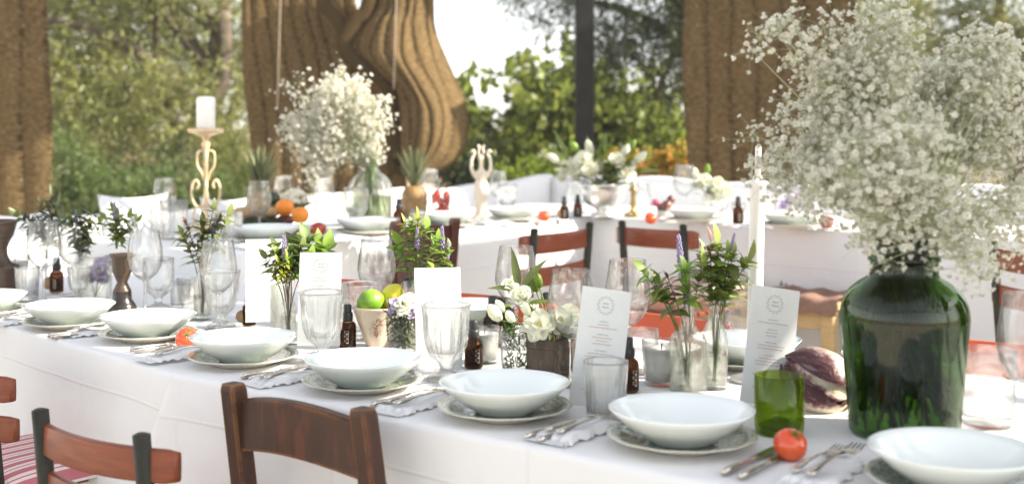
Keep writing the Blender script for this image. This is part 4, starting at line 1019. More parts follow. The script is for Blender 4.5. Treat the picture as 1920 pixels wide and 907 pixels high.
def votive(label, loc, s=1.0, gls=True, grp='white votive candles'):
    t = thing('votive_candle', label, 'candle', loc, 0, grp); t.scale = (s,) * 3
    if gls: inst('glass_cup', GOB['votive'], t)
    b = MB(); b.lathe([(.0005, .0075), (.0265, .008), (.0285, .03), (.0310, .062), (.030, .064), (.0005, .061)], 28); b.build('wax', M['wax'], t)
    b = MB(); b.tube([(0, 0, .060), (.001, 0, .072)], .0012, 5); b.build('wick', M['wick'], t); return t
votive('white votive candle in clear glass beside the square herb bottle', atd(1240, 2.37, TABLE + .001), 1.12)
votive('white votive candle beside the amber spray bottle near the wooden pot', atd(908, 2.60, TABLE + .001), 1.0)
votive('white votive candle in glass behind the herb bottle near the table end', atd(352, 3.55, TABLE + .001), .95)
votive('white votive candle by the wooden urn at the edge', atd(28, 3.95, TABLE + .001), 1.3)
votive('white votive candle on the far table beside the dark wooden chair', atd(782, 5.2, BACK + .001), 1.15, grp='votive candles on the far tables')
votive('white votive candle on the far table beside the purple figs', atd(1244, 5.9, BACK + .001), 1.1, grp='votive candles on the far tables')

# ================================================================== menu cards
def menu_card(label, loc, rz, pitch=.10, roll=0., w=.099, h=.212, logo_low=False):
    t = thing('menu_card', label, 'menu', loc); t['group'] = 'white menu cards'
    t.rotation_euler = (Matrix.Rotation(rz, 3, 'Z') @ Matrix.Rotation(-pitch, 3, 'X') @ Matrix.Rotation(roll, 3, 'Y')).to_euler()
    b = MB()
    bend = lambda z, c_=random.Random(int(loc[0] * 999)).uniform(.004, .016): c_ * (z / h) ** 2
    nv = 8; vs = []; fs = []
    for k in range(nv + 1):
        z = h * k / nv
        for x, dy in ((-w / 2, 0), (w / 2, 0), (w / 2, .0008), (-w / 2, .0008)): vs.append((x, bend(z) + dy, z))
    for k in range(nv):
        for c_ in range(4): fs.append((k * 4 + c_, k * 4 + (c_ + 1) % 4, k * 4 + 4 + (c_ + 1) % 4, k * 4 + 4 + c_))
    fs += [(3, 2, 1, 0), tuple(range(nv * 4, nv * 4 + 4))]; b.add(vs, fs, False); b.build('card', M['paper'], t)
    e = .0005; wr = MB(); cz = h - .030 if not logo_low else .025
    for k in range(26):
        a = 2 * math.pi * k / 26; r = .0150 + (.0012 if k % 2 else -.0012); c_, s_ = math.cos(a), math.sin(a); tw = a + (.5 if k % 2 else -.5) + math.pi / 2
        P = lambda dx, dz: (r * c_ + dx * math.cos(tw) - dz * math.sin(tw), bend(cz + r * s_ + dx * math.sin(tw) + dz * math.cos(tw)) - e, cz + r * s_ + dx * math.sin(tw) + dz * math.cos(tw))
        wr.add([P(-.0026, 0), P(0, -.0011), P(.0026, 0), P(0, .0011)], [(0, 1, 2, 3)], False)
    for zz, ww in ((.0022, .011), (-.0045, .013)):
        x = -ww / 2
        while x < ww / 2:
            l = random.uniform(.0012, .0022); wr.add([(x, bend(cz) - e, cz + zz), (x + l, bend(cz) - e, cz + zz), (x + l, bend(cz) - e, cz + zz + .0026), (x, bend(cz) - e, cz + zz + .0026)], [(0, 1, 2, 3)], False); x += l + .0008
    wr.build('wreath_emblem', M['ink'], t)
    tx = MB(); z = h - .060
    rnd = random.Random(int(loc[0] * 1000))
    while z > .02:
        for ln in range(rnd.choice((2, 3, 3, 4))):
            if z < .02: break
            ww = rnd.uniform(.020, .062) if ln else rnd.uniform(.016, .026); x = -ww / 2; mi = 1 if ln else 0
            while x < ww / 2:
                l = rnd.uniform(.002, .007); l = min(l, ww / 2 - x); y = bend(z) - e; tx.add([(x, y, z), (x + l, y, z), (x + l, y, z + .0016), (x, y, z + .0016)], [(0, 1, 2, 3)], False, mi); x += l + .0013
            z -= .0056
        z -= .0065
    tx.build('printed_text', [M['ink'], M['ink_red']], t); return t
menu_card('sunlit white menu standing furthest along, behind the lavender herb vases', atd(497, 3.08, TABLE + .016), .30, .05, .01)
menu_card('white menu with wreath emblem rising behind the faceted goblet next to the lavender sprig', atd(597, 2.72, TABLE + .016), -.10, .12, -.01)
menu_card('sunlit white menu behind the faceted goblet beside the bowl of limes', atd(824, 2.52, TABLE + .002), .22, .09, .005)
menu_card('tilted white menu between the two bowls beside the wooden pot', atd(1113, 2.14, TABLE + .006), .36, .06, .17)
menu_card('tilted white menu behind the olive green tumbler', atd(1432, 2.16, TABLE + .006), .30, .05, .17)

# ================================================================== amber spray bottles
def amber_bottle(label, loc, s=1.0, rz=0., tagged=True, grp='amber spray bottles', light_top=True):
    t = thing('amber_bottle', label, 'bottle', loc, rz, grp); t.scale = (s,) * 3
    b = MB(); b.lathe([(.0005, .001), (.016, .0), (.0185, .003), (.0185, .046), (.017, .053), (.0095, .060), (.0085, .066), (.007, .066), (.0075, .060), (.016, .050), (.0172, .045), (.0172, .006), (.0005, .004)], 28); b.build('body', M['amber'], t)
    b = MB(); b.lathe([(.0005, .004), (.0165, .0045), (.0168, .034), (.0005, .034)], 24); b.build('liquid', M['amber'], t)
    b = MB(); b.lathe([(.0105, .060), (.0115, .062), (.0115, .074), (.009, .078), (.0005, .078)], 24, mod=lambda an, j, z: 1 - .03 * abs(math.sin(12 * an))); b.build('collar', M['black_plastic'], t)
    b = MB(); b.lathe([(.0085, .0775), (.0085, .092), (.0075, .095), (.0005, .0955)], 20); b.build('spray_cap', M['black_plastic'], t)
    b = MB()
    for k in range(9):
        z = .012 + k * .0032; b.add([(-.0185 * math.sin(a) * 1.01, -.0187 * math.cos(a), z + dz) for a, dz in ((-.25, 0), (.05 + .2 * (k % 3 > 0), 0), (.05 + .2 * (k % 3 > 0), .0018), (-.25, .0018))], [(0, 1, 2, 3)], False)
    b.build('label_print', M['print_white'], t)
    if tagged:
        b = MB(); b.lathe([(.0005, 0), (.017, 0), (.017, .001), (.0005, .001)], 24)
        o = b.build('tag', M['kraft'], t); o.matrix_local = Matrix.Translation((-.017, -.012, .026)) @ Matrix.Rotation(.45, 4, 'Z') @ Matrix.Rotation(1.45, 4, 'X')
        b = MB(); b.tube(smooth_path([(-.011, -.004, .058), (0, -.0125, .057), (.011, -.003, .058), (0, .011, .059), (-.011, -.004, .058), (-.016, -.012, .043)], 4), .0009, 5); b.build('twine', M['cord'], t)
    return t
for px, Y, s, rz, tg, lb in ((888, 2.54, 1.06, .5, False, 'amber spray bottle with twine between the menu and white votive'), (652, 2.785, 1.06, 0, True, 'amber spray bottle with round tag beside the bowl of limes'),
                            (467, 3.12, .95, 0, True, 'amber spray bottle with round tag beside the faceted goblet'), (106, 3.80, 1.15, 0, True, 'amber spray bottle with round tag behind the stemmed glass near the urn'),
                            (1178, 2.30, 1.10, .6, False, 'amber spray bottle beside the tilted menu and orange chair'), (924, 2.80, 1.25, 1., False, 'dark amber bottle behind the white votive and green bottle')):
    amber_bottle(lb, atd(px, Y, TABLE + .001), s, rz, tg)
for px, Y, s, tg, lb in ((1058, 5.9, 1.2, True, 'amber bottle with round tag on the far table by the tomato'), (1083, 6.1, 1.2, False, 'amber bottle on the far table next to the silver urn'), (1384, 5.6, 1.35, False, 'slim amber bottle on the far table beside the white flowers'), (748, 5.3, 1.4, False, 'dark bottle on the far table beside the clear blossom bottle')):
    amber_bottle(lb, atd(px, Y, BACK + .001), s, 0, tg, 'amber bottles on the far tables')
# ================================================================== leaves, sprigs and herb bottles
def leaf_mesh(name, m, L=.03, w=.012, cup=.25, bend=.25, n=4, tip=1.0):
    b = MB(); vs = []; fs = []
    for i in range(n + 1):
        t = i / n; hw = w / 2 * math.sin(math.pi * min(1, t * .93 + .05) ** (.8 * tip)) ; y = L * t; z = -bend * L * t * t
        for sx in (-1, 0, 1): vs.append((sx * hw, y, z + cup * hw * abs(sx)))
    for i in range(n):
        for k in range(2): fs.append((i * 3 + k, i * 3 + k + 1, i * 3 + 4 + k, i * 3 + 3 + k))
    b.add(vs, fs, True); return b.mesh(name, m)
LF = {k: leaf_mesh('leaf', M['leaf_' + k], *a) for k, a in dict(sage=(.040, .021), dark=(.040, .023), bright=(.036, .025), grey=(.045, .010), yellow=(.034, .011), red=(.030, .014)).items()}
LONG = leaf_mesh('leaf', M['leaf_dark'], .085, .019, .3, .35, 7)
BIGL = leaf_mesh('leaf', M['leaf_dark'], .055, .024, .3, .3, 5)
def spike_mesh():
    b = MB()
    for k in range(44):
        t = k / 44; a = k * 2.4; r = .0058 * (1 - .55 * t) * (1 if t > .08 else .7)
        b.ball((r * math.cos(a), r * math.sin(a), .062 * t), .0033 * (1 - .4 * t), 5, 3, (1, 1, 1.4))
    return b.mesh('flower_spike', M['lavender'])
SPIKE = spike_mesh()
def sprig(label, base, stems, spikes=(), cat='herb sprig', grp='herb sprigs standing in bottles', name='herb_sprig', seed=0, stem_m='stem'):
    """stems: (top x, top y, top z, leaf kind, number of leaves, leaf scale, start fraction)"""
    rnd = random.Random(seed); t = thing(name, label, cat, base, 0, grp)
    for (tx, ty, tz, kind, n, sc, f0) in stems:
        top_ = Vector((tx, ty, tz)); mid = Vector((tx * .25, ty * .25, tz * .55)) + Vector((rnd.uniform(-.006, .006), rnd.uniform(-.006, .006), 0))
        path = smooth_path([(rnd.uniform(-.004, .004), rnd.uniform(-.004, .004), 0), mid, top_], 7); m = len(path)
        b = MB(); b.tube(path, [.0017 - .0009 * i / m for i in range(m)], 5); b.build('stem', M[stem_m], t)
        n = int(n * 1.55)
        for k in range(n):
            f = f0 + (1 - f0) * (k + .5) / n; i = min(int(f * (m - 1)), m - 2); p = path[i].lerp(path[i + 1], f * (m - 1) - i)
            ax = (path[i + 1] - path[i]).normalized(); a = k * 2.4 + rnd.uniform(-.4, .4)
            side = ax.orthogonal().normalized(); side = Quaternion(ax, a) @ side
            d = side * rnd.uniform(.6, 1.1) + ax * rnd.uniform(.0, .9) + Vector((0, 0, -rnd.uniform(0, .35)))
            if k == n - 1: d = ax
            inst('leaf', LF[kind], t, mx=frame(d, ax, p, sc * rnd.uniform(.7, 1.2) * (1 - .25 * f)))
    for (tx, ty, tz, sc) in spikes:
        b = MB(); b.tube(smooth_path([(0, 0, 0), (tx * .3, ty * .3, tz * .5), (tx, ty, tz)], 6), .0012, 5); b.build('stem', M[stem_m], t)
        d = Vector((tx * .7, ty * .7, .1)); inst('flower_spike', SPIKE, t, mx=Matrix.Translation((tx, ty, tz - .004)) @ d.to_track_quat('Z', 'Y').to_matrix().to_4x4() @ Matrix.Scale(sc, 4))
    return t
def flask(label, loc, kind, s=1.0, m='bottle_glass', grp='small bottles holding herbs', water=True, cork_rz=0.):
    t = thing('glass_bottle', label, 'bottle', loc, cork_rz, grp); t.scale = (s,) * 3
    sq = lambda p: (lambda an, j, z: 1 / (abs(math.cos(an)) ** p + abs(math.sin(an)) ** p) ** (1 / p) * .86 if z < .098 else 1.0)
    prof = {'square': [(.0005, 0), (.026, 0), (.030, .003), (.030, .090), (.028, .098), (.016, .108), (.013, .114), (.0125, .138), (.0155, .140), (.0155, .147), (.0125, .148), (.0105, .146), (.0105, .114), (.026, .096), (.0275, .09), (.0275, .008), (.0005, .007)],
            'round': [(.0005, 0), (.022, 0), (.0245, .003), (.0245, .085), (.022, .105), (.013, .125), (.0105, .135), (.0105, .158), (.013, .16), (.013, .165), (.0095, .165), (.0085, .158), (.0085, .135), (.020, .104), (.0222, .085), (.0222, .008), (.0005, .007)],
            'slim': [(.0005, 0), (.017, 0), (.019, .003), (.019, .075), (.016, .088), (.0095, .098), (.0088, .12), (.011, .122), (.011, .126), (.0075, .126), (.0070, .098), (.0165, .075), (.017, .008), (.0005, .007)],
            'cylinder': [(.0005, 0), (.022, 0), (.0235, .002), (.0235, .105), (.0225, .108), (.0205, .107), (.0205, .008), (.0005, .007)]}[kind]
    b = MB(); b.lathe(prof, 48, mod=sq(6) if kind == 'square' else None); b.build('body', M[m], t)
    if water:
        r = {'square': .0235, 'round': .021, 'slim': .016, 'cylinder': .02}[kind]; b = MB(); b.lathe([(.0005, .0085), (r, .0085), (r, .06), (.0005, .06)], 32, mod=(lambda an, j, z: 1 / (abs(math.cos(an)) ** 6 + abs(math.sin(an)) ** 6) ** (1 / 6) * .9) if kind == 'square' else None); b.build('water', M['water'], t)
    return t
# two bottles by the tall candle
p = atd(1290, 2.29, TABLE + .001); flask('square clear glass bottle with leafy herbs beside the white votive', p, 'square', 1.13, cork_rz=.4)
sprig('herb sprig with pale leaves and lavender spike in the square bottle', p + Vector((0, 0, .010)), [(-.055, 0, .20, 'sage', 14, 1.15, .62), (.03, .02, .235, 'sage', 16, 1.05, .6), (-.01, -.02, .23, 'bright', 16, .95, .62), (-.085, .0, .222, 'bright', 8, 1.0, .7), (-.04, -.01, .21, 'red', 10, 1., .65)], [(-.013, .0, .235, 1.0), (-.055, .01, .185, .5)], seed=1)
p = atd(1340, 2.33, TABLE + .001); flask('round clear glass bottle with tall sage behind the square bottle', p, 'round', 1.05)
sprig('tall broad leaved sage sprig in the round bottle', p + Vector((0, 0, .015)), [(.005, 0, .268, 'sage', 20, 1.25, .52), (.035, 0, .245, 'sage', 18, 1.3, .52), (-.02, .01, .25, 'sage', 16, 1.2, .55), (.065, 0, .235, 'sage', 12, 1.2, .6), (.02, -.02, .25, 'bright', 16, 1.1, .55), (-.005, .02, .27, 'red', 10, 1.4, .6)], [(.03, -.01, .26, .55)], seed=2)
# bottles behind the sunlit menu by the limes
p = atd(783, 2.80, TABLE + .001); flask('clear glass bottle with yellow green sprig left of the sunlit menu', p, 'round', 1.1)
sprig('yellow flowering herb sprig rising beside the dark wooden chair', p + Vector((0, 0, .015)), [(-.015, 0, .27, 'bright', 14, 1., .6), (-.045, 0, .225, 'bright', 14, 1.2, .62), (.02, 0, .265, 'bright', 12, 1.1, .6), (0, .01, .285, 'yellow', 20, 1.1, .78), (-.03, .0, .275, 'yellow', 16, .9, .8), (.045, 0, .24, 'bright', 10, 1.1, .65)], [(.0, -.01, .22, .8)], seed=3)
p = atd(832, 2.86, TABLE + .001); flask('clear glass bottle with lavender hidden behind the sunlit menu', p, 'cylinder', 1.2)
sprig('pale lavender and leaf sprig above the sunlit menu', p + Vector((0, 0, .015)), [(.0, 0, .225, 'yellow', 14, .8, .65), (.01, .01, .21, 'bright', 14, .9, .62), (-.02, 0, .22, 'bright', 10, 1., .65)], [(-.003, 0, .205, 1.0), (.008, .006, .185, .7)], seed=4)
# lavender vase between two menus
p = atd(527, 2.98, TABLE + .001); flask('grey silvered cylinder vase behind the lavender bottle', p, 'cylinder', 1.15, m='water', water=False)
p = atd(541, 2.86, TABLE + .001); flask('slim clear bottle holding lavender between the two white menus', p, 'slim', 1.05)
sprig('lavender and bright herb posy between the two white menus', p + Vector((0, 0, .015)), [(-.03, 0, .20, 'bright', 18, 1., .62), (-.055, 0, .185, 'dark', 10, .9, .65), (.03, .01, .215, 'dark', 18, 1.25, .6), (.05, .0, .19, 'bright', 16, 1.3, .62), (.005, 0, .20, 'bright', 20, 1., .6), (-.02, -.02, .175, 'yellow', 20, 1., .65), (.0, -.02, .19, 'yellow', 16, .9, .6), (-.035, .02, .21, 'dark', 18, 1.2, .6)], [(-.006, -.01, .185, 1.0), (.002, .0, .165, .7)], seed=5, stem_m='leaf_red')
# basil like greens behind it
p = atd(588, 3.2, TABLE + .001); flask('clear glass behind the lavender posy with broad green leaves', p, 'cylinder', 1.1)
sprig('broad green leafy bunch behind the lavender posy', p + Vector((0, 0, .02)), [(-.02, 0, .20, 'bright', 14, 1.9, .55), (.01, 0, .185, 'bright', 14, 2.0, .5), (.03, .01, .17, 'bright', 12, 1.8, .5), (-.045, 0, .17, 'dark', 12, 1.7, .55)], seed=6)
# tall sprig by the candle stand
p = atd(380, 3.25, TABLE + .001); flask('clear glass bottle with tall myrtle sprig near the table end', p, 'round', 1.0)
sprig('tall dark myrtle sprig below the gilt candle stand', p + Vector((0, 0, .015)), [(.0, 0, .25, 'dark', 18, 1.1, .5), (.03, 0, .285, 'dark', 18, 1., .5), (-.045, 0, .24, 'red', 14, 1.2, .6), (.07, 0, .265, 'dark', 12, 1.2, .55), (-.055, 0, .215, 'sage', 14, 1.2, .55), (.0, .0, .23, 'sage', 16, 1.2, .5), (.045, 0, .25, 'dark', 12, 1., .6)], [(.028, 0, .22, .9)], seed=7, stem_m='stem_brown')
# candlestick sprig, left sprigs
p = atd(216, 3.62, TABLE); sprig('small sage sprig with dark spike standing in the turned candlestick', p + Vector((.005, 0, .155)), [(-.035, 0, .09, 'sage', 12, 1.1, .2), (.0, 0, .10, 'sage', 14, 1.2, .1), (.035, 0, .10, 'sage', 12, 1.1, .2), (.06, 0, .085, 'sage', 10, 1.1, .3), (-.015, .01, .12, 'bright', 10, 1., .3)], [(-.005, 0, .09, .9)], grp='leafy sprigs at the table end', seed=8)
p = atd(150, 3.75, TABLE); sprig('bushy dark leafed sprig behind the jar of purple flowers', p + Vector((0, 0, .07)), [(-.03, 0, .16, 'dark', 18, 1.2, .3), (.0, 0, .175, 'dark', 20, 1.2, .3), (.04, 0, .19, 'dark', 18, 1.2, .3), (.06, 0, .16, 'sage', 14, 1.1, .45), (-.05, 0, .17, 'dark', 14, 1.2, .4), (.02, .02, .15, 'sage', 14, 1.1, .3)], [(-.01, 0, .155, .7)], grp='leafy sprigs at the table end', seed=9)
p = atd(88, 3.85, TABLE); sprig('wide grey green sprig above the stemmed glass near the urn', p + Vector((0, 0, .10)), [(-.06, 0, .13, 'grey', 26, 1.4, .25), (-.02, 0, .17, 'grey', 36, 1.5, .25), (.03, 0, .165, 'grey', 36, 1.5, .25), (.06, 0, .13, 'grey', 26, 1.3, .3), (-.095, 0, .14, 'dark', 14, 1.3, .4), (.0, .03, .2, 'grey', 24, 1.4, .3)], grp='leafy sprigs at the table end', seed=10)

# ================================================================== the big green bottle vase and its gypsophila
vb = atd(1695, 1.975, TABLE + .001)
t = thing('glass_demijohn', 'big dark green glass bottle vase holding the white blossom bouquet', 'vase', vb)
b = MB(); b.lathe([(.0005, .006), (.05, .002), (.082, 0), (.088, .006), (.0925, .06), (.098, .13), (.1025, .178), (.1035, .192), (.1015, .208), (.096, .224), (.086, .238), (.073, .249), (.060, .257), (.0545, .264), (.054, .283), (.058, .285), (.058, .292), (.0535, .294), (.0535, .310), (.058, .313), (.058, .322), (.050, .323), (.0005, .320)], 72); b.build('body', M['green_filled'], t)
b = MB()
for k in range(85):
    a = k * 2.39; r0 = .082 * math.sqrt(random.random()); r1 = .042 * math.sqrt(random.random()); a2 = a + random.uniform(-1.2, 1.2) + 2.6
    p0 = Vector((r0 * math.cos(a2), r0 * math.sin(a2), .014 + .05 * random.random())); p2 = Vector((r1 * math.cos(a), r1 * math.sin(a), .315)); pm = p0.lerp(p2, .5) + Vector((random.uniform(-.03, .03), random.uniform(-.03, .03), 0))
    b.tube(smooth_path([p0, pm, p2], 5), .0021 + .0012 * random.random(), 5)
    for q in range(3):
        c0 = p0.lerp(p2, random.uniform(.1, .8)); d = rv(1).normalized(); d.z = abs(d.z); e = c0 + d * .035
        if math.hypot(e.x, e.y) < .082: b.tube([c0, c0.lerp(e, .5) + Vector((0, 0, -.004)), e], [.0015, .004, .0008], 4, flat=.3)
tag(b.build('flower_stems', M['leaf_bright'], t), kind='stuff')
def floret_mesh(name, r):
    b = MB(); rnd = random.Random(3)
    for k in range(7):
        a = k * .9 + .2; el = (.15, .55, .95)[k % 3]; d = Vector((math.cos(a) * math.cos(el), math.sin(a) * math.cos(el), math.sin(el))); s_ = Vector((-math.sin(a), math.cos(a), 0)); w = d.cross(s_)
        c = d * r * .42
        b.add([c - d * r * .4, c + s_ * r * .5 - w * r * .12, c + d * r * .58, c - s_ * r * .5 - w * r * .12, c + w * r * .28], [(0, 1, 2, 4), (0, 4, 2, 3)], True)
    return b
def gypsophila(label, base, lobes, nc, per, fr, neck, seed, singles=0, spread=.030, group='white blossom bouquets', thr=-.22, bare=0.):
    rnd = random.Random(seed); t = thing('blossom_bouquet', label, 'bouquet', base, 0, group)
    cl = [Vector(p) for p in blob_points(lobes, nc, seed, thr, 6., .25)]
    st = MB(); fl = []
    for c in cl:
        root = Vector((rnd.uniform(-1, 1) * neck, rnd.uniform(-1, 1) * neck, rnd.uniform(-.02, .03)))
        mid = root.lerp(c, .55) + Vector((0, 0, .05 * rnd.random())) + rv(.02)
        st.tube([root, mid, c], [.0013, .0009, .0005], 4, cap=False)
        for k in range(per):
            q = c + Vector((rnd.gauss(0, 1), rnd.gauss(0, 1), rnd.gauss(0, .85))) * spread * .75
            st.tube([c + (q - c) * -.15, c.lerp(q, .5) + rv(.004), q], [.0004, .0003, .0003], 3, cap=False); fl.append((q, (q - c) * 2 + (c - Vector((0, 0, .05))).normalized() * .04))
    tag(st.build('stems', M['stem_fine'], t), kind='stuff')
    me = floret_mesh('blossom', fr).mesh('blossom', M['gyps'])
    fl.sort(key=lambda f: f[0].y); src = floret_mesh('x', fr)
    sv = np.array(src.v); sf = np.array(src.f)
    allv, allq, base_i = [], [], 0
    for i, (q, d) in enumerate(fl):
        d = (d.normalized() + rv(.6)).normalized(); R = d.to_track_quat('Z', 'Y').to_matrix(); s_ = rnd.choice((.45, .7, .85, 1., 1.1, 1.2))
        if i < singles:
            mx = R.to_4x4() @ Matrix.Scale(s_, 4); mx.translation = q; inst('blossom', me, t, mx=mx)
        else:
            allv.append((sv * s_) @ np.array(R).T + np.array(q)); allq.append(sf + base_i); base_i += len(sv)
    o = inst('blossoms' if singles else 'blossom', quick_mesh('blossoms', np.concatenate(allv), np.concatenate(allq), M['gyps']), t); tag(o, kind='stuff'); return t
nb = vb + Vector((0, 0, .30))
def L(px, py, rx, rz, ry=None, Y=1.975): q = pt(px, py, Y) - nb; k = Y / F; return ((q.x, q.y, q.z), (rx * k, (ry or min(rx, rz) * .8) * k, rz * k))
gypsophila('huge loose bouquet of white gypsophila in the green bottle vase', nb,
           [L(1560, 250, 165, 150), L(1720, 230, 190, 180), L(1830, 330, 150, 150), L(1650, 100, 150, 80), L(1480, 90, 70, 60), L(1830, 130, 130, 110), L(1730, 400, 110, 70), L(1480, 300, 90, 70), L(1900, 420, 80, 80), L(1450, 60, 60, 35), L(1440, 260, 50, 90), L(1900, 30, 120, 90), L(1760, 20, 160, 60)]
           + [L(px, py, rx, rz, 60, 1.86) for px, py, rx, rz in ((1660, 400, 60, 40), (1720, 440, 70, 35), (1620, 450, 35, 30), (1690, 490, 55, 18), (1735, 515, 18, 25), (1800, 460, 70, 60), (1840, 520, 30, 30))]
           + [L(px, py, rx, rz, 70, 1.82) for px, py, rx, rz in ((1600, 340, 90, 70), (1700, 350, 90, 60), (1800, 330, 90, 80), (1680, 260, 110, 70))],
           520, 17, .0062, .03, 61, singles=290, spread=.027, thr=-.13)
# ------------------------------------------------------------------ clear bottle of blossom on the far table
cb = atd(694, 5.5, BACK + .001)
t = thing('clear_demijohn', 'clear glass bottle vase with green water and white blossom on the far table', 'vase', cb)
b = MB(); b.lathe([(.0005, .004), (.07, 0), (.098, .004), (.102, .02), (.102, .16), (.097, .195), (.075, .225), (.048, .245), (.040, .26), (.038, .30), (.044, .303), (.044, .312), (.038, .312), (.034, .30), (.036, .26), (.045, .242), (.072, .22), (.093, .192), (.098, .16), (.098, .02), (.0005, .012)], 48); b.build('body', M['bottle_glass'], t)
b = MB(); b.lathe([(.0005, .014), (.096, .022), (.096, .135), (.0005, .135)], 40); b.build('water', M['water_green'], t)
b = MB()
for k in range(46):
    a = k * 2.39; r0 = .088 * math.sqrt(random.random()); r1 = .028 * math.sqrt(random.random()); a2 = a + random.uniform(-1, 1) + 2.6
    p0 = Vector((r0 * math.cos(a2), r0 * math.sin(a2), .025 + .03 * random.random())); p2 = Vector((r1 * math.cos(a), r1 * math.sin(a), .305)); pm = p0.lerp(p2, .55) + Vector((random.uniform(-.02, .02), random.uniform(-.02, .02), 0))
    b.tube(smooth_path([p0, pm, p2], 5), .0016 + .001 * random.random(), 5)
tag(b.build('flower_stems', M['leaf_bright'], t), kind='stuff')
nb = cb + Vector((0, 0, .30)); L2 = lambda *a: L(*a, Y=5.5)
gypsophila('bouquet of white gypsophila leaning over the oranges, before the jute curtain', nb,
           [L2(640, 190, 60, 60), L2(590, 240, 70, 40), L2(560, 160, 28, 40), L2(540, 250, 40, 30), L2(690, 215, 42, 36), L2(640, 270, 80, 40), L2(645, 130, 38, 22), L2(600, 330, 30, 30), L2(570, 290, 28, 25), L2(700, 265, 30, 40), L2(560, 130, 20, 12)],
           190, 17, .0115, .02, 62, spread=.042)

# ================================================================== white flowers
def petal_mesh(name, m, L, w, cup, curl=0.):
    b = MB()
    def f(u, v):
        hw = w / 2 * math.sin(math.pi * (.12 + .80 * v) ** .85) ; x = (u - .5) * 2 * hw
        return Vector((x, L * (v * .75 + .25 * math.sin(v * 1.6)) * math.cos(cup * v), L * (math.sin(cup) * v ** .9 - curl * v ** 3) + .6 * abs(x) ** 1.6 * 3 + .03 * L * math.sin(u * 9) * v))
    b.grid(f, 5, 6); return b.mesh(name, m)
PET = petal_mesh('petal', M['petal_white'], .030, .026, .95); PETO = petal_mesh('petal', M['petal_white'], .032, .026, .35, .15); PETV = petal_mesh('petal', M['petal_purple'], .022, .014, .5, .1)
BUD = None
def bloom(parent, loc, d, s=1.0, kind='cup', n=7, name='flower'):
    R = Vector(d).to_track_quat('Z', 'Y').to_matrix().to_4x4(); R = R @ Matrix.Scale(s * .88, 4); R.translation = Vector(loc)
    c = MB(); c.ball((0, 0, .006), .006 if kind != 'cup' else .005, 8, 5); o = inst(name, c.mesh('flower_heart', M['petal_heart'] if kind != 'purple' else M['petal_white']), parent, mx=R)
    me = {'cup': PET, 'open': PETO, 'purple': PETV}[kind]
    for ring in range(3 if kind != 'purple' else 2):
        for k in range(n - ring * 2):
            a = 2 * math.pi * k / (n - ring * 2) + ring * .4
            inst('petal', me, o, mx=Matrix.Rotation(a, 4, 'Z') @ Matrix.Translation((0, .003, .001 + .004 * ring)) @ Matrix.Rotation(.36 * ring + .10 * math.sin(k * 5.3), 4, 'X') @ Matrix.Rotation(.25 * math.sin(k * 3.7), 4, 'Y') @ Matrix.Scale((1 - .17 * ring) * (1 + .10 * math.sin(k * 7.1)), 4))
    return o
def bud(parent, loc, d, s=1.0, m='petal_white'):
    b = MB(); b.lathe([(.0005, 0), (.006, .003), (.010, .012), (.011, .022), (.008, .033), (.003, .040), (.0005, .041)], 14, mod=lambda an, j, z: 1 + .07 * math.sin(an * 3 + z * 160))
    R = Vector(d).to_track_quat('Z', 'Y').to_matrix().to_4x4() @ Matrix.Scale(s, 4); R.translation = Vector(loc); return inst('bud', b.mesh('bud', M[m]), parent, mx=R)
def arrangement(label, base, blooms, buds, greens, seed, group='white flower arrangements', spread=.1, longl=()):
    rnd = random.Random(seed); t = thing('flower_arrangement', label, 'flowers', base, 0, group)
    def stem(to, r=.0016):
        b = MB(); to = Vector(to); b.tube(smooth_path([(to.x * .1, to.y * .1, -.02), Vector((to.x * .45, to.y * .45, to.z * .55)), to], 5), r, 5); b.build('stem', M['stem'], t)
    for (x, y, z, s_, k) in blooms: stem((x, y, z)); bloom(t, (x, y, z), (x * 5 + rnd.uniform(-.2, .2), -.9 + y * 3, .75 + rnd.uniform(-.2, .2)), s_, k)
    for (x, y, z, s_, m) in buds: stem((x, y, z)); bud(t, (x, y, z), (x * 4, y * 3 - .15, .6), s_, m)
    for k in range(greens):
        a = rnd.uniform(0, 6.28); e = rnd.uniform(.1, 1.0); d = Vector((math.cos(a), math.sin(a), e)); p = Vector((math.cos(a), math.sin(a), 0)) * spread * rnd.uniform(.05, .45) + Vector((0, 0, spread * rnd.uniform(.05, .55)))
        inst('leaf', BIGL, t, mx=frame(d, (0, 0, 1), p, rnd.uniform(.6, 1.15) * spread / .1))
    for (x, y, z, dx, dz, s_) in longl: inst('leaf', LONG, t, mx=frame((dx, -.25, dz), (0, -.6, .6), (x, y, z), s_))
    return t
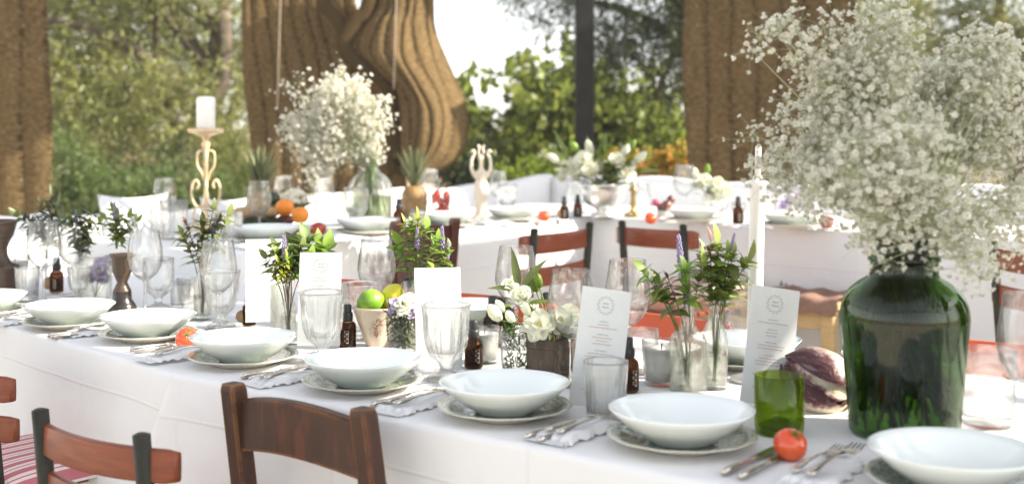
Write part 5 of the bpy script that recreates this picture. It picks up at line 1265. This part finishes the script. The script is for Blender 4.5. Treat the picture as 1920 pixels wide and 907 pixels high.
# weathered wooden pot with lisianthus in front
wp = atd(1033, 2.44, TABLE + .001)
t = thing('wooden_pot', 'weathered grey wooden pot holding white flowers, behind the middle bowl', 'pot', wp, .2)
b = MB(); b.lathe([(.0005, .001), (.043, 0), (.047, .004), (.050, .040), (.051, .078), (.050, .082), (.045, .082), (.044, .070), (.0005, .068)], 40, mod=lambda an, j, z: 1 + .012 * math.sin(9 * an + 2 * z * 30) + .008 * math.sin(23 * an)); b.build('staves', M['wood_pot'], t)
for z in (.018, .066):
    b = MB(); b.lathe([(.049, z - .003), (.0525, z - .003), (.0525, z + .003), (.049, z + .003)], 40); b.build('hoop', M['wood_pot'], t)
k = 2.44 / F
A = lambda px, py, Y=2.44: tuple(pt(px, py, Y) - (wp + Vector((0, 0, .075))))
arrangement('spray of white lisianthus with long dark leaves in the wooden pot', wp + Vector((0, 0, .075)),
            [(*A(1012, 612, 2.36), 1.25, 'open'), (*A(985, 563, 2.42), 1.1, 'cup'), (*A(962, 545, 2.45), .95, 'cup'), (*A(1052, 603, 2.40), 1.05, 'open'), (*A(1000, 582, 2.47), 1., 'cup'), (*A(1068, 590, 2.5), .9, 'open')],
            [(*A(938, 600, 2.34), 1.15, 'petal_white'), (*A(962, 603, 2.33), .8, 'petal_white'), (*A(1006, 548, 2.46), 1.0, 'leaf_bright'), (*A(1012, 540, 2.44), .8, 'leaf_bright'), (*A(990, 590, 2.36), .8, 'petal_white'), (*A(945, 585, 2.4), .8, 'petal_white')],
            34, 71, spread=.085, longl=[(*A(975, 545), -.85, .28, .75), (*A(978, 540), .55, .9, .9), (*A(972, 540), -.12, 1.0, .95), (*A(990, 570), .8, .3, .6), (*A(960, 570), -.8, -.1, .55), (*A(1030, 600), .8, .25, .7), (*A(985, 548), .2, .9, .6)])
# moss glass beside it
p = atd(972, 2.47, TABLE + .001); glass('votive', 'clear glass filled with pale moss beside the wooden pot', p, 1.15)
b = MB(); rnd = random.Random(4)
for kk in range(150):
    a = rnd.uniform(0, 6.28); q = Vector((.030 * math.cos(a) * rnd.uniform(.6, 1), .030 * math.sin(a) * rnd.uniform(.6, 1), rnd.uniform(.01, .095))); b.tube([q, q + rv(.007) + Vector((0, 0, .004)), q + rv(.012) + Vector((0, 0, .008))], [.0016, .0013, .0006], 4, cap=False)
tag(b.build('moss', M['leaf_bright'], None, p), 'pale green moss inside the glass beside the wooden pot', 'moss', kind='stuff')
# dark green bottle with bright light in it
t = thing('green_bottle', 'dark green glass bottle standing behind the votive candle and white buds', 'bottle', atd(938, 2.95, TABLE + .001)); t.scale = (.95, .95, .56)
b = MB(); b.lathe([(.0005, .006), (.034, 0), (.038, .004), (.038, .095), (.034, .118), (.02, .138), (.015, .148), (.015, .168), (.012, .168), (.012, .148), (.032, .116), (.0355, .095), (.0355, .008), (.0005, .008)], 40); b.build('body', M['green_glass'], t)

# jar with purple flowers
p = atd(178, 3.62, TABLE - .002)
t = thing('glass_jar', 'clear preserving jar with purple flowers standing in it', 'jar', p)
b = MB(); b.lathe([(.0005, .002), (.044, 0), (.050, .004), (.051, .10), (.049, .112), (.044, .118), (.044, .128), (.047, .130), (.047, .135), (.042, .135), (.042, .118), (.048, .098), (.0475, .008), (.0005, .007)], 44); b.build('body', M['bottle_glass'], t)
ft = thing('purple_flowers', 'purple and white flower heads inside the clear preserving jar', 'flowers', p + Vector((0, 0, .012)))
for (x, y, z, s_) in ((.018, -.012, .075, 1.5), (-.012, .0, .055, 1.2), (.012, .02, .095, 1.2), (.022, .01, .05, 1.0)):
    b = MB(); b.tube([(0, 0, 0), (x * .5, y * .5, z * .5), (x, y, z)], .0016, 5); b.build('stem', M['stem'], ft); bloom(ft, (x, y, z), (x * 4, -1, .5), s_, 'purple', 10)
p2 = atd(207, 3.72, TABLE - .002); ft = thing('purple_flowers', 'deep violet blossom between the jar and the turned candlestick', 'flowers', p2)
b = MB(); b.tube([(0, 0, 0), (0, 0, .06), (.002, 0, .11)], .0018, 5); b.build('stem', M['stem'], ft); bloom(ft, (.002, 0, .11), (.2, -1, .5), 1.1, 'purple', 9); bloom(ft, (-.004, 0, .085), (-.2, -1, .3), .9, 'purple', 9)

# lime bowl and rosemary glass
p = atd(707, 2.80, TABLE + .001)
t = thing('clay_bowl', 'cream conical clay bowl with rusty leaf print, full of citrus', 'bowl', p)
b = MB(); b.lathe([(.0005, .002), (.022, 0), (.025, .003), (.037, .035), (.048, .065), (.0555, .088), (.058, .091), (.0585, .095), (.055, .095), (.052, .088), (.035, .04), (.02, .012), (.0005, .010)], 56); b.build('body', M['cream_clay'], t)
b = MB(); rnd = random.Random(3)
for kk in range(150):
    v = rnd.uniform(-1, 1); u = rnd.gauss(0, .35) * (1 - v * v) ** .5
    z = .050 + .022 * v; a = -math.pi / 2 + .12 + u * .55 + .10 * v; r = .0005 + .025 + (z - .003) * .345
    r = .0255 + (z - .003) * (.0555 - .025) / .085 + .0012
    s_ = rnd.uniform(.0008, .0016); c_ = Vector((r * math.cos(a), r * math.sin(a), z)); tx = Vector((-math.sin(a), math.cos(a), 0)); up = Vector((.33 * math.cos(a), .33 * math.sin(a), .94))
    b.add([c_ - tx * s_, c_ - up * s_, c_ + tx * s_, c_ + up * s_], [(0, 1, 2, 3)], False)
tag(b.build('leaf_print', M['clay_edge'], t), kind='stuff')
def fruit(name, label, cat, loc, r, m, sq=(1, 1, 1), tip=0., tilt=(0, 0, 0), lob=0., grp=None, calyx=False):
    b = MB(); n = 24; pr = []
    for j in range(15):
        th = math.pi * j / 14; z = -math.cos(th) * r; q = max(.0005, math.sin(th) * r)
        if tip and abs(z) > r * .72: z += math.copysign(tip * r * ((abs(z) / r - .72) / .28) ** 2, z)
        if not tip: z -= -.10 * r * (max(0, abs(z) / r - .8) / .2) * math.copysign(1, z) * -1
        pr.append((q, z * sq[2]))
    b.lathe(pr, n, mod=lambda an, j, z: sq[0] * (1 + lob * math.cos(5 * an) * (abs(z) / r)))
    t = thing(name, label, cat, loc, 0, grp); t.rotation_euler = tilt; b.build('skin', m, t)
    if calyx:
        c = MB()
        for k in range(5):
            a = k * 1.2566; c.add([(0, 0, r * .90 * sq[2]), (r * .22 * math.cos(a - .4), r * .22 * math.sin(a - .4), r * .94 * sq[2]), (r * .5 * math.cos(a), r * .5 * math.sin(a), r * .90 * sq[2]), (r * .22 * math.cos(a + .4), r * .22 * math.sin(a + .4), r * .94 * sq[2])], [(0, 1, 2, 3)], False)
        c.tube([(0, 0, r * .9 * sq[2]), (0, 0, r * 1.08 * sq[2])], r * .06, 5); c.build('calyx', M['calyx'], t)
    return t
fruit('lime', 'green lime with sunlit yellow side in the clay bowl', 'lime', p + Vector((-.014, -.012, .108)), .028, M['lime'], (1, 1, 1.05), .12, (.2, 1.3, .3), grp='citrus in the clay bowl')
fruit('lemon', 'yellow lemon lying at the back of the clay bowl', 'lemon', p + Vector((.034, .022, .115)), .027, M['lemon'], (1, 1, 1.15), .2, (.6, .5, .2), grp='citrus in the clay bowl')
fruit('lime', 'second lime half hidden behind the lemon in the clay bowl', 'lime', p + Vector((-.004, .030, .100)), .026, M['lime'], (1, 1, 1.05), .12, (1.2, .3, .1), grp='citrus in the clay bowl')
q = atd(755, 2.70, TABLE + .001); glass('votive', 'clear glass stuffed with grey rosemary before the clay bowl', q, 1.1)
sprig('grey green rosemary posy with white and violet flower before the clay bowl', q + Vector((0, 0, .012)), [(x, y, z, 'grey', 26, .85, .1) for x, y, z in ((-.022, -.01, .085), (.0, -.015, .09), (.022, -.01, .085), (-.03, 0, .075), (.03, 0, .08), (.01, .015, .09), (-.01, .01, .09), (.015, -.022, .06), (-.015, -.022, .06))], grp='flowers by the clay bowl', seed=14)
ft = thing('white_violet_flower', 'white and violet blossom resting on the rosemary posy', 'flowers', q + Vector((0, 0, .09)))
for (x, y, z, kd, s_) in ((.004, -.01, .018, 'open', .95), (.016, .0, .028, 'open', .8), (-.016, -.008, .024, 'purple', .8), (.02, -.014, .002, 'purple', .9), (-.02, -.012, .004, 'purple', .75), (.03, -.01, .014, 'purple', .7)):
    bloom(ft, (x, y, z), (x * 8, -1, .9), s_, kd, 7)

# tumbler, tomatoes, radicchio
g_ = atd(1461, 1.975, TABLE + .001)
t = thing('green_tumbler', 'olive green tumbler cut from a bottle, beside the front tomato', 'glass', g_)
b = MB(); b.lathe([(.0005, .020), (.012, .017), (.026, .006), (.034, 0), (.039, .003), (.0405, .02), (.0405, .095), (.039, .0965), (.0375, .095), (.0375, .02), (.033, .010), (.026, .014), (.012, .024), (.0005, .026)], 48); b.build('body', M['tumbler_green'], t)
def tomato(label, loc, r, m='tomato', grp='ripe tomatoes', tilt=(.25, .15, 0)): return fruit('tomato', label, 'tomato', loc + Vector((0, 0, r * .90)), r, M[m], (1, 1, .93), 0, tilt, .02, grp, True)
tomato('round red tomato on the tablecloth beside the green tumbler', onto(1488, 869) + Vector((0, .022, 0)), .0258, tilt=(.5, .3, 0))
tomato('orange red tomato leaning against the bowl behind the brown chair', onto(346, 657) + Vector((0, .02, 0)), .0265, tilt=(.9, .5, 0))
for px, Y, r, m, lb in ((800, 5.55, .033, 'tomato', 'bright red tomato on the far table beside the glass of peppers'), (597, 4.9, .032, 'tomato_dark', 'deep red tomato on the far table near the lavender posy'), (1020, 5.75, .030, 'tomato', 'red tomato on the far table between ivory holder and amber bottle'),
                        (1220, 5.6, .030, 'tomato', 'orange red tomato on the far table near the brass candlestick'), (1550, 5.3, .032, 'tomato_dark', 'deep red tomato alone near the end of the far table'), (857, 5.65, .030, 'tomato', 'red tomato on the far table left of the ivory candle holder')):
    tomato(lb, atd(px, Y, BACK), r, m, 'tomatoes on the far tables')
rp = atd(1537, 2.15, TABLE + .048)
t = thing('radicchio', 'purple radicchio head with white ribs behind the olive green tumbler', 'radicchio', rp)
b = MB(); b.ball((0, 0, 0), .040, 20, 14, (1.05, .95, 1.1), .01); b.build('heart', M['leaf_red'], t)
rnd = random.Random(9)
for k in range(7):
    b = MB(); a0 = k * 2.4; w_ = .95; vs = []; nu, nv = 12, 12
    def f(u, v, a0=a0, k=k):
        th = .12 + 2.86 * v; a = a0 + (u - .5) * 2 * w_ * (math.sin(th * .9) * .9 + .25); R = .0455 + .0022 * k + .0026 * math.sin(u * 15 + v * 5 + k * 2) * v + .0018 * math.sin(u * 31 + k) * v + (.010 * v ** 5)
        p_ = Vector((R * 1.08 * math.sin(th) * math.cos(a), R * math.sin(th) * math.sin(a), -R * 1.12 * math.cos(th))); return p_
    b.grid(f, nu, nv); me = b.mesh('leaf', M['radicchio']); uvl = me.uv_layers.new(name='UVMap'); w1 = nu + 1
    for lp in me.loops: uvl.data[lp.index].uv = ((lp.vertex_index % w1) / nu, (lp.vertex_index // w1) / nv)
    inst('leaf', me, t)
t.rotation_euler = Vector((0, 0, -1)).rotation_difference(Vector((.80, -.42, -.45))).to_euler()

# tall candle, candlesticks
def candlestick(label, loc, prof, m, candle=None, name='candlestick', grp='candlesticks', extra=None, n=28, holder='holder'):
    t = thing(name, label, 'candlestick', loc, 0, grp); b = MB(); b.lathe(prof, n); b.build(holder, M[m], t)
    if candle:
        z0, h, r = candle; b = MB(); b.lathe([(.0005, z0), (r, z0), (r, z0 + h - .004), (r * .8, z0 + h), (.0005, z0 + h - .001)], 24); b.build('candle', M['wax'], t)
        b = MB(); b.tube([(0, 0, z0 + h - .002), (.001, 0, z0 + h + .010)], .0012, 5); b.build('wick', M['wick'], t)
    return t
candlestick('tall slim white candlestick with thin candle beside the herb bottles', atd(1413, 2.40, TABLE + .001), [(.0005, 0), (.045, 0), (.047, .006), (.020, .016), (.0155, .03), (.0150, .30), (.0150, .385), (.020, .392), (.021, .400), (.011, .404), (.0085, .412), (.0005, .412)], 'wax', (.41, .062, .0062)).rotation_euler = (0, .02, 0)
candlestick('brass candlestick with white candle beside the silver urn', atd(1187, 6.2, BACK + .001), [(.0005, 0), (.050, 0), (.052, .008), (.02, .022), (.013, .04), (.017, .06), (.012, .08), (.014, .10), (.011, .12), (.020, .130), (.021, .145), (.0005, .145)], 'brass', (.14, .14, .0115))
candlestick('turned brown and black wooden candlestick with a sage sprig in it', atd(229, 3.40, TABLE - .002), [(.0005, 0), (.040, 0), (.040, .012), (.034, .022), (.026, .034), (.025, .055), (.0255, .06), (.0225, .064), (.014, .082), (.021, .098), (.0265, .112), (.028, .150), (.036, .157), (.036, .163), (.02, .163), (.02, .150), (.0005, .150)], 'turned_wood')
b = MB(); b.lathe([(.0405, -.001), (.0408, .012), (.0348, .022), (.0268, .034), (.0258, .056)], 28); o = b.build('lacquered_foot', M['ebony'], None)
for ob in list(COL.objects):
    if ob.name.startswith('candlestick') and 'turned' in ob.get('label', ''): o.parent = ob
t = thing('wooden_urn', 'dark turned wooden urn candle holder cut by the photo edge', 'candlestick', atd(2, 3.72, TABLE - .002))
b = MB(); b.lathe([(.0005, 0), (.058, 0), (.058, .008), (.054, .085), (.056, .092), (.050, .098), (.030, .105), (.020, .125), (.018, .15), (.026, .172), (.036, .19), (.041, .21), (.040, .222), (.043, .228), (.043, .238), (.036, .238), (.032, .21), (.0005, .20)], 36); b.build('body', M['turned_wood'], t)
# gilt scroll candle stand with pillar candle
cs = atd(386, 5.25, BACK + .001)
t = thing('candle_stand', 'pale gilt scrolled candle stand carrying a white pillar candle', 'candlestick', cs)
b = MB(); b.lathe([(.0005, 0), (.07, 0), (.072, .008), (.03, .02), (.012, .035), (.009, .10), (.013, .13), (.008, .16), (.008, .28), (.014, .33), (.02, .345), (.012, .36), (.02, .375), (.055, .388), (.075, .392), (.078, .402), (.075, .408), (.0005, .406)], 36); b.build('stem', M['gilt'], t)
for k in range(4):
    a = k * math.pi / 2 + .3; P = lambda r, z: (r * math.cos(a), r * math.sin(a), z)
    b = MB(); b.tube(smooth_path([P(.012, .10), P(.035, .09), P(.056, .12), P(.060, .17), P(.045, .20), P(.03, .185), P(.036, .165)], 6), .0055, 7); b.build('scroll', M['gilt'], t)
    b = MB(); b.tube(smooth_path([P(.010, .32), P(.035, .31), P(.036, .26), P(.018, .23), P(.010, .20)], 6), .0048, 7); b.build('scroll', M['gilt'], t)
    b = MB(); b.tube(smooth_path([P(.03, .02), P(.055, .05), P(.04, .09), P(.014, .085)], 6), .005, 7); b.build('scroll', M['gilt'], t)
t.scale = (1, 1, 1.085)
pc = thing('pillar_candle', 'white pillar candle standing on the gilt candle stand', 'candle', cs + Vector((0, 0, .4435)))
b = MB(); b.lathe([(.0005, 0), (.040, 0), (.0405, .003), (.0405, .128), (.036, .137), (.022, .140), (.0005, .136)], 36); b.build('wax', M['wax'], pc)
b = MB(); b.tube([(0, 0, .134), (.002, 0, .150)], .0016, 5); b.build('wick', M['wick'], pc)
# ivory carved holder
t = thing('ivory_candle_holder', 'ivory carved candle holder with raised curling arms on the far table', 'candlestick', atd(902, 5.95, BACK + .001))
b = MB(); b.lathe([(.0005, 0), (.055, 0), (.057, .012), (.040, .03), (.032, .06), (.042, .10), (.046, .13), (.036, .17), (.030, .20), (.042, .215), (.044, .228), (.02, .235), (.012, .25), (.012, .285), (.02, .30), (.0005, .305)], 28, mod=lambda an, j, z: 1 + .10 * math.sin(5 * an + z * 60) + .06 * math.sin(9 * an - z * 90)); b.build('body', M['ivory'], t)
t.scale = (.80, .80, 1.03)
for sx in (-1, 1):
    b = MB(); b.tube(smooth_path([(sx * .03, 0, .20), (sx * .058, -.01, .24), (sx * .056, 0, .29), (sx * .040, 0, .315), (sx * .05, -.008, .33), (sx * .062, 0, .322)], 6), [.012 - .006 * i / 30 for i in range(31)], 8); b.build('arm', M['ivory'], t)
    b = MB(); b.tube(smooth_path([(0, 0, .29), (sx * .015, 0, .32), (sx * .010, 0, .345), (sx * .022, 0, .355)], 6), .007, 7); b.build('curl', M['ivory'], t)
# silver urn with white flowers
up_ = atd(1131, 6.1, BACK + .001)
t = thing('silver_urn', 'hammered silver urn filled with white flowers before the post', 'urn', up_)
b = MB(); b.lathe([(.0005, 0), (.060, 0), (.066, .004), (.066, .012), (.040, .022), (.034, .034), (.048, .046), (.084, .062), (.104, .09), (.110, .13), (.112, .150), (.128, .158), (.130, .166), (.128, .172), (.112, .172), (.108, .150), (.10, .1), (.0005, .09)], 56); b.build('body', M['steel'], t)
kk = 6.1 / F
arrangement('low arrangement of white flowers and dark leaves in the silver urn', up_ + Vector((0, 0, .155)),
            [((px - 1131) * kk, dy, (345 - py) * kk, s_, kd) for px, py, dy, s_, kd in ((1095, 298, -.06, 2.2, 'open'), (1108, 320, -.10, 2.2, 'cup'), (1085, 325, -.05, 1.9, 'cup'), (1152, 302, -.08, 2.2, 'cup'), (1172, 322, -.05, 1.9, 'open'), (1065, 310, 0, 1.9, 'open'), (1128, 310, -.05, 1.6, 'cup'), (1060, 330, 0, 1.5, 'cup'))],
            [((px - 1131) * kk, 0, (345 - py) * kk, 2., 'petal_white') for px, py in ((1110, 285), (1165, 290), (1190, 300), (1050, 300))] + [((px - 1131) * kk, 0, (345 - py) * kk, 1.8, 'leaf_bright') for px, py in ((1130, 285), (1175, 278), (1085, 280))], 75, 72, spread=.21,
            longl=[((px - 1131) * kk, 0, (345 - py) * kk, dx, dz, 1.6) for px, py, dx, dz in ((1070, 300, -.7, .7), (1060, 285, -.3, .9), (1160, 300, .5, .8), (1185, 320, .9, .3), (1130, 295, .1, 1), (1115, 300, -.2, 1), (1085, 310, -.8, .2))])
vp = atd(1326, 5.95, BACK + .001)
flask('small clear vase of white blooms beside the faceted glass on the far table', vp, 'cylinder', 1.1, grp='vases on the far tables'); kk = 5.95 / F
arrangement('small posy of white blooms before the right jute curtain', vp + Vector((0, 0, .11)), [((px - 1326) * kk, -.02, (345 - py) * kk, s_, 'cup') for px, py, s_ in ((1322, 318, 1.7), (1338, 325, 1.6), (1312, 328, 1.3), (1345, 318, 1.2))], [(-.05, 0, .09, 1.5, 'petal_white'), (.0, 0, .11, 1.4, 'leaf_bright')], 22, 73, spread=.11)
vp = atd(1352, 5.92, BACK + .03)
arrangement('cluster of white blooms in the faceted glass on the far table', vp + Vector((0, 0, .09)), [((px - 1352) * kk, -.02, (345 - py) * kk, s_, 'open') for px, py, s_ in ((1345, 338, 1.4), (1358, 334, 1.5), (1366, 345, 1.2), (1340, 350, 1.2))], [], 4, 74, spread=.07)
vp = atd(1492, 5.5, BACK + .02)
ft = thing('purple_flowers', 'purple flowers on the far table under the edge of the big bouquet', 'flowers', vp)
for (x, y, z) in ((-.03, 0, .09), (0, -.02, .11), (.035, 0, .09), (.01, .02, .08), (-.05, .02, .07), (.06, 0, .07)): 
    b = MB(); b.tube([(0, 0, -.02), (x * .6, y, z * .5), (x, y, z)], .002, 5); b.build('stem', M['stem'], ft); bloom(ft, (x, y, z), (x * 6, -1, .8), 1.5, 'purple', 8)
# pineapples
SPK = leaf_mesh('crown_leaf', M['leaf_grey'], .19, .024, .5, .10, 6, .6)
def pineapple(label, loc, s, body_h=.17):
    t = thing('pineapple', label, 'pineapple', loc, 0, 'pineapples on the far table'); t.scale = (s,) * 3
    b = MB(); b.lathe([(.0005, 0), (.045, .002), (.062, .03), (.068, .08), (.064, .13), (.048, .162), (.0005, .17)], 48, mod=lambda an, j, z: 1 + .03 * math.sin(12 * an + (j % 2) * 3.14)); b.build('rind', M['pineapple'], t)
    rnd = random.Random(int(s * 100))
    for k in range(42):
        q = k / 42; a = k * 2.4; el = 1.0 + .56 * q; d = Vector((math.cos(a) * math.cos(el), math.sin(a) * math.cos(el), math.sin(el)))
        inst('crown_leaf', SPK, t, mx=frame(d, (0, 0, 1), (math.cos(a) * .018 * (1 - q), math.sin(a) * .018 * (1 - q), .16 + .03 * q), rnd.uniform(.75, 1.05) * (.75 + .4 * math.sin(q * 3))))
    return t
pineapple('pineapple with tall grey green crown behind the oranges', atd(490, 5.3, BACK), 1.02)
pineapple('pineapple with spiky crown before the sunlit jute swag', atd(777, 6.0, BACK), .98)
# produce heap by the oranges
kk = 5.0 / F
def at5(px, py, Y): return pt(px, py, Y)
fruit('orange', 'upper orange resting against the cauliflower', 'orange', pt(534, 389, 4.95), .038, M['orange'], grp='oranges in the produce heap')
fruit('orange', 'lower orange beside the stemmed glass and green leaf', 'orange', pt(563, 403, 4.85), .036, M['orange'], grp='oranges in the produce heap')
t = thing('cauliflower', 'white cauliflower in green leaves behind the oranges', 'cauliflower', pt(552, 380, 5.1)); rnd = random.Random(5)
b = MB()
for k in range(60):
    d = Vector((rnd.gauss(0, 1), rnd.gauss(0, 1), abs(rnd.gauss(0, 1)) * .8)).normalized(); b.ball(d * .048, .016, 7, 5, jit=.08)
b.build('curd', M['egg_white'], t)
for k in range(9):
    a = k * .7; inst('leaf', BIGL, t, mx=frame((math.cos(a), math.sin(a), .8), (0, 0, 1), (.03 * math.cos(a), .03 * math.sin(a), -.03), 1.6))
for i, (px, py, r, sq, m, nm, lb) in enumerate(((455, 398, .030, (1.5, 1, .8), 'ginger', 'ginger_root', 'knobbly ginger root at the edge of the produce heap'), (473, 392, .026, (1.4, 1, .9), 'ginger', 'ginger_root', 'ginger root lying against the stemmed glass'), (510, 398, .024, (1.4, 1, .8), 'ginger', 'ginger_root', 'ginger root tucked beside the upper orange'),
                                                (472, 414, .030, (1.6, 1, .75), 'avocado', 'avocado', 'dark green avocado under the ginger roots'), (505, 414, .028, (1.5, 1, .8), 'avocado', 'avocado', 'dark green avocado below the upper orange'), (535, 412, .028, (1.4, 1, .8), 'plum', 'plum', 'dark purple plum between the two oranges'),
                                                (510, 372, .030, (1.2, 1, 1), 'avocado', 'avocado', 'green avocado beneath the pineapple crown'), (578, 440, .022, (1.3, 1, .9), 'plum', 'plum', 'dark plum beside the deep red tomato'))):
    b = MB(); b.ball((0, 0, 0), r, 14, 9, sq, .07 if nm == 'ginger_root' else .0)
    if nm == 'ginger_root':
        b.ball((r * 1.0, 0, r * .4), r * .5, 9, 6, (1.2, 1, 1), .06); b.ball((-r * .9, 0, -r * .2), r * .55, 9, 6, (1, 1, 1), .06)
    o = b.build(nm, M[m], None, pt(px, py, 4.9 + .02 * i)); tag(o, lb, nm.replace('_', ' '), 'produce heaped on the far table')
# wooden board under the heap
b = MB(); b.lathe([(.0005, 0), (.15, 0), (.155, .004), (.155, .014), (.15, .017), (.0005, .017)], 48); o = b.build('serving_board', M['turned_wood'], None, atd(505, 4.95, BACK + .001)); tag(o, 'round dark wooden board under the heap of oranges and ginger', 'board')
# glass of peppers
p = atd(827, 5.75, BACK + .001); glass('plain', 'wide clear glass packed with red peppers on the far table', p, 1.15, 'clear glasses on the far tables')
rnd = random.Random(8)
for k, (x, y, z, lb) in enumerate(((-.02, -.01, .04, 'red pepper low in the wide glass'), (.02, -.005, .05, 'red pepper at the sunlit side of the wide glass'), (0, .015, .085, 'red pepper upright in the middle of the wide glass'), (-.025, .01, .12, 'red pepper poking out over the rim toward the bottle'), (.028, 0, .115, 'red pepper poking out over the rim toward the ivory holder'))):
    b = MB(); b.lathe([(.0005, -.045), (.008, -.038), (.016, -.01), (.019, .015), (.013, .03), (.004, .032), (.003, .05), (.0005, .05)], 16); o = b.build('red_pepper', M['pepper'], None, p + Vector((x, y, z))); o.rotation_euler = (rnd.uniform(-.5, .5), rnd.uniform(-.6, .6), k); tag(o, lb, 'pepper', 'red peppers in the glass')
# figs by the white bowl
for i, (px, py, r, lb) in enumerate(((1250, 385, .028, 'dark purple fig lowest in its small pile'), (1258, 374, .022, 'purple fig on top of the pile beside the white bowl'), (1240, 388, .020, 'small purple fig nearest the orange red tomato'))):
    b = MB(); b.lathe([(.0005, -r), (r * .6, -r * .85), (r, -r * .2), (r * .8, r * .4), (r * .4, r * .85), (r * .12, r * 1.0), (.0005, r * 1.05)], 20); o = b.build('fig', M['plum'], None, pt(px, py, 5.72 + .03 * i)); o.rotation_euler = (.4 * i, .5 - .5 * i, 0); tag(o, lb, 'fig', 'purple figs on the far table')
b = MB(); b.ball((0, 0, 0), .017, 12, 8, (1.2, 1, 1), .16); o = b.build('pink_bloom', mat('pink_petal', (.62, .16, .26), rough=.6, transl=.3), None, pt(1230, 380, 5.8)); tag(o, 'small pink bloom lying by the orange red tomato', 'flower')
o = napkin('white fringed napkin hanging over the side table edge near the dark chair', onto(672, 452, BACK + .006), VROT, .12, .20, 77)

for o in COL.objects:
    if o.parent is None and o.get('label') and not o.get('kind') and o.type in ('MESH', 'EMPTY'): o['kind'] = 'thing'
# ================================================================== thin haze volume added as a lens-like veil that lifts the blacks
def haze():
    b = MB(); b.box((0, 0, 2.9), (680, 680, 8.6)); me = b.mesh('haze')
    m = bpy.data.materials.new('haze'); m.use_nodes = True; n = m.node_tree.nodes; n.clear()
    o_ = n.new('ShaderNodeOutputMaterial'); v = n.new('ShaderNodeVolumePrincipled'); v.inputs['Density'].default_value = .0022; v.inputs['Color'].default_value = (.95, .93, .88, 1); v.inputs['Anisotropy'].default_value = .3
    m.node_tree.links.new(v.outputs[0], o_.inputs['Volume']); me.materials.append(m); o = inst('haze', me); o['kind'] = 'stuff'; tag(o, 'thin added haze lifting dark tones over the tables and the field')
haze()
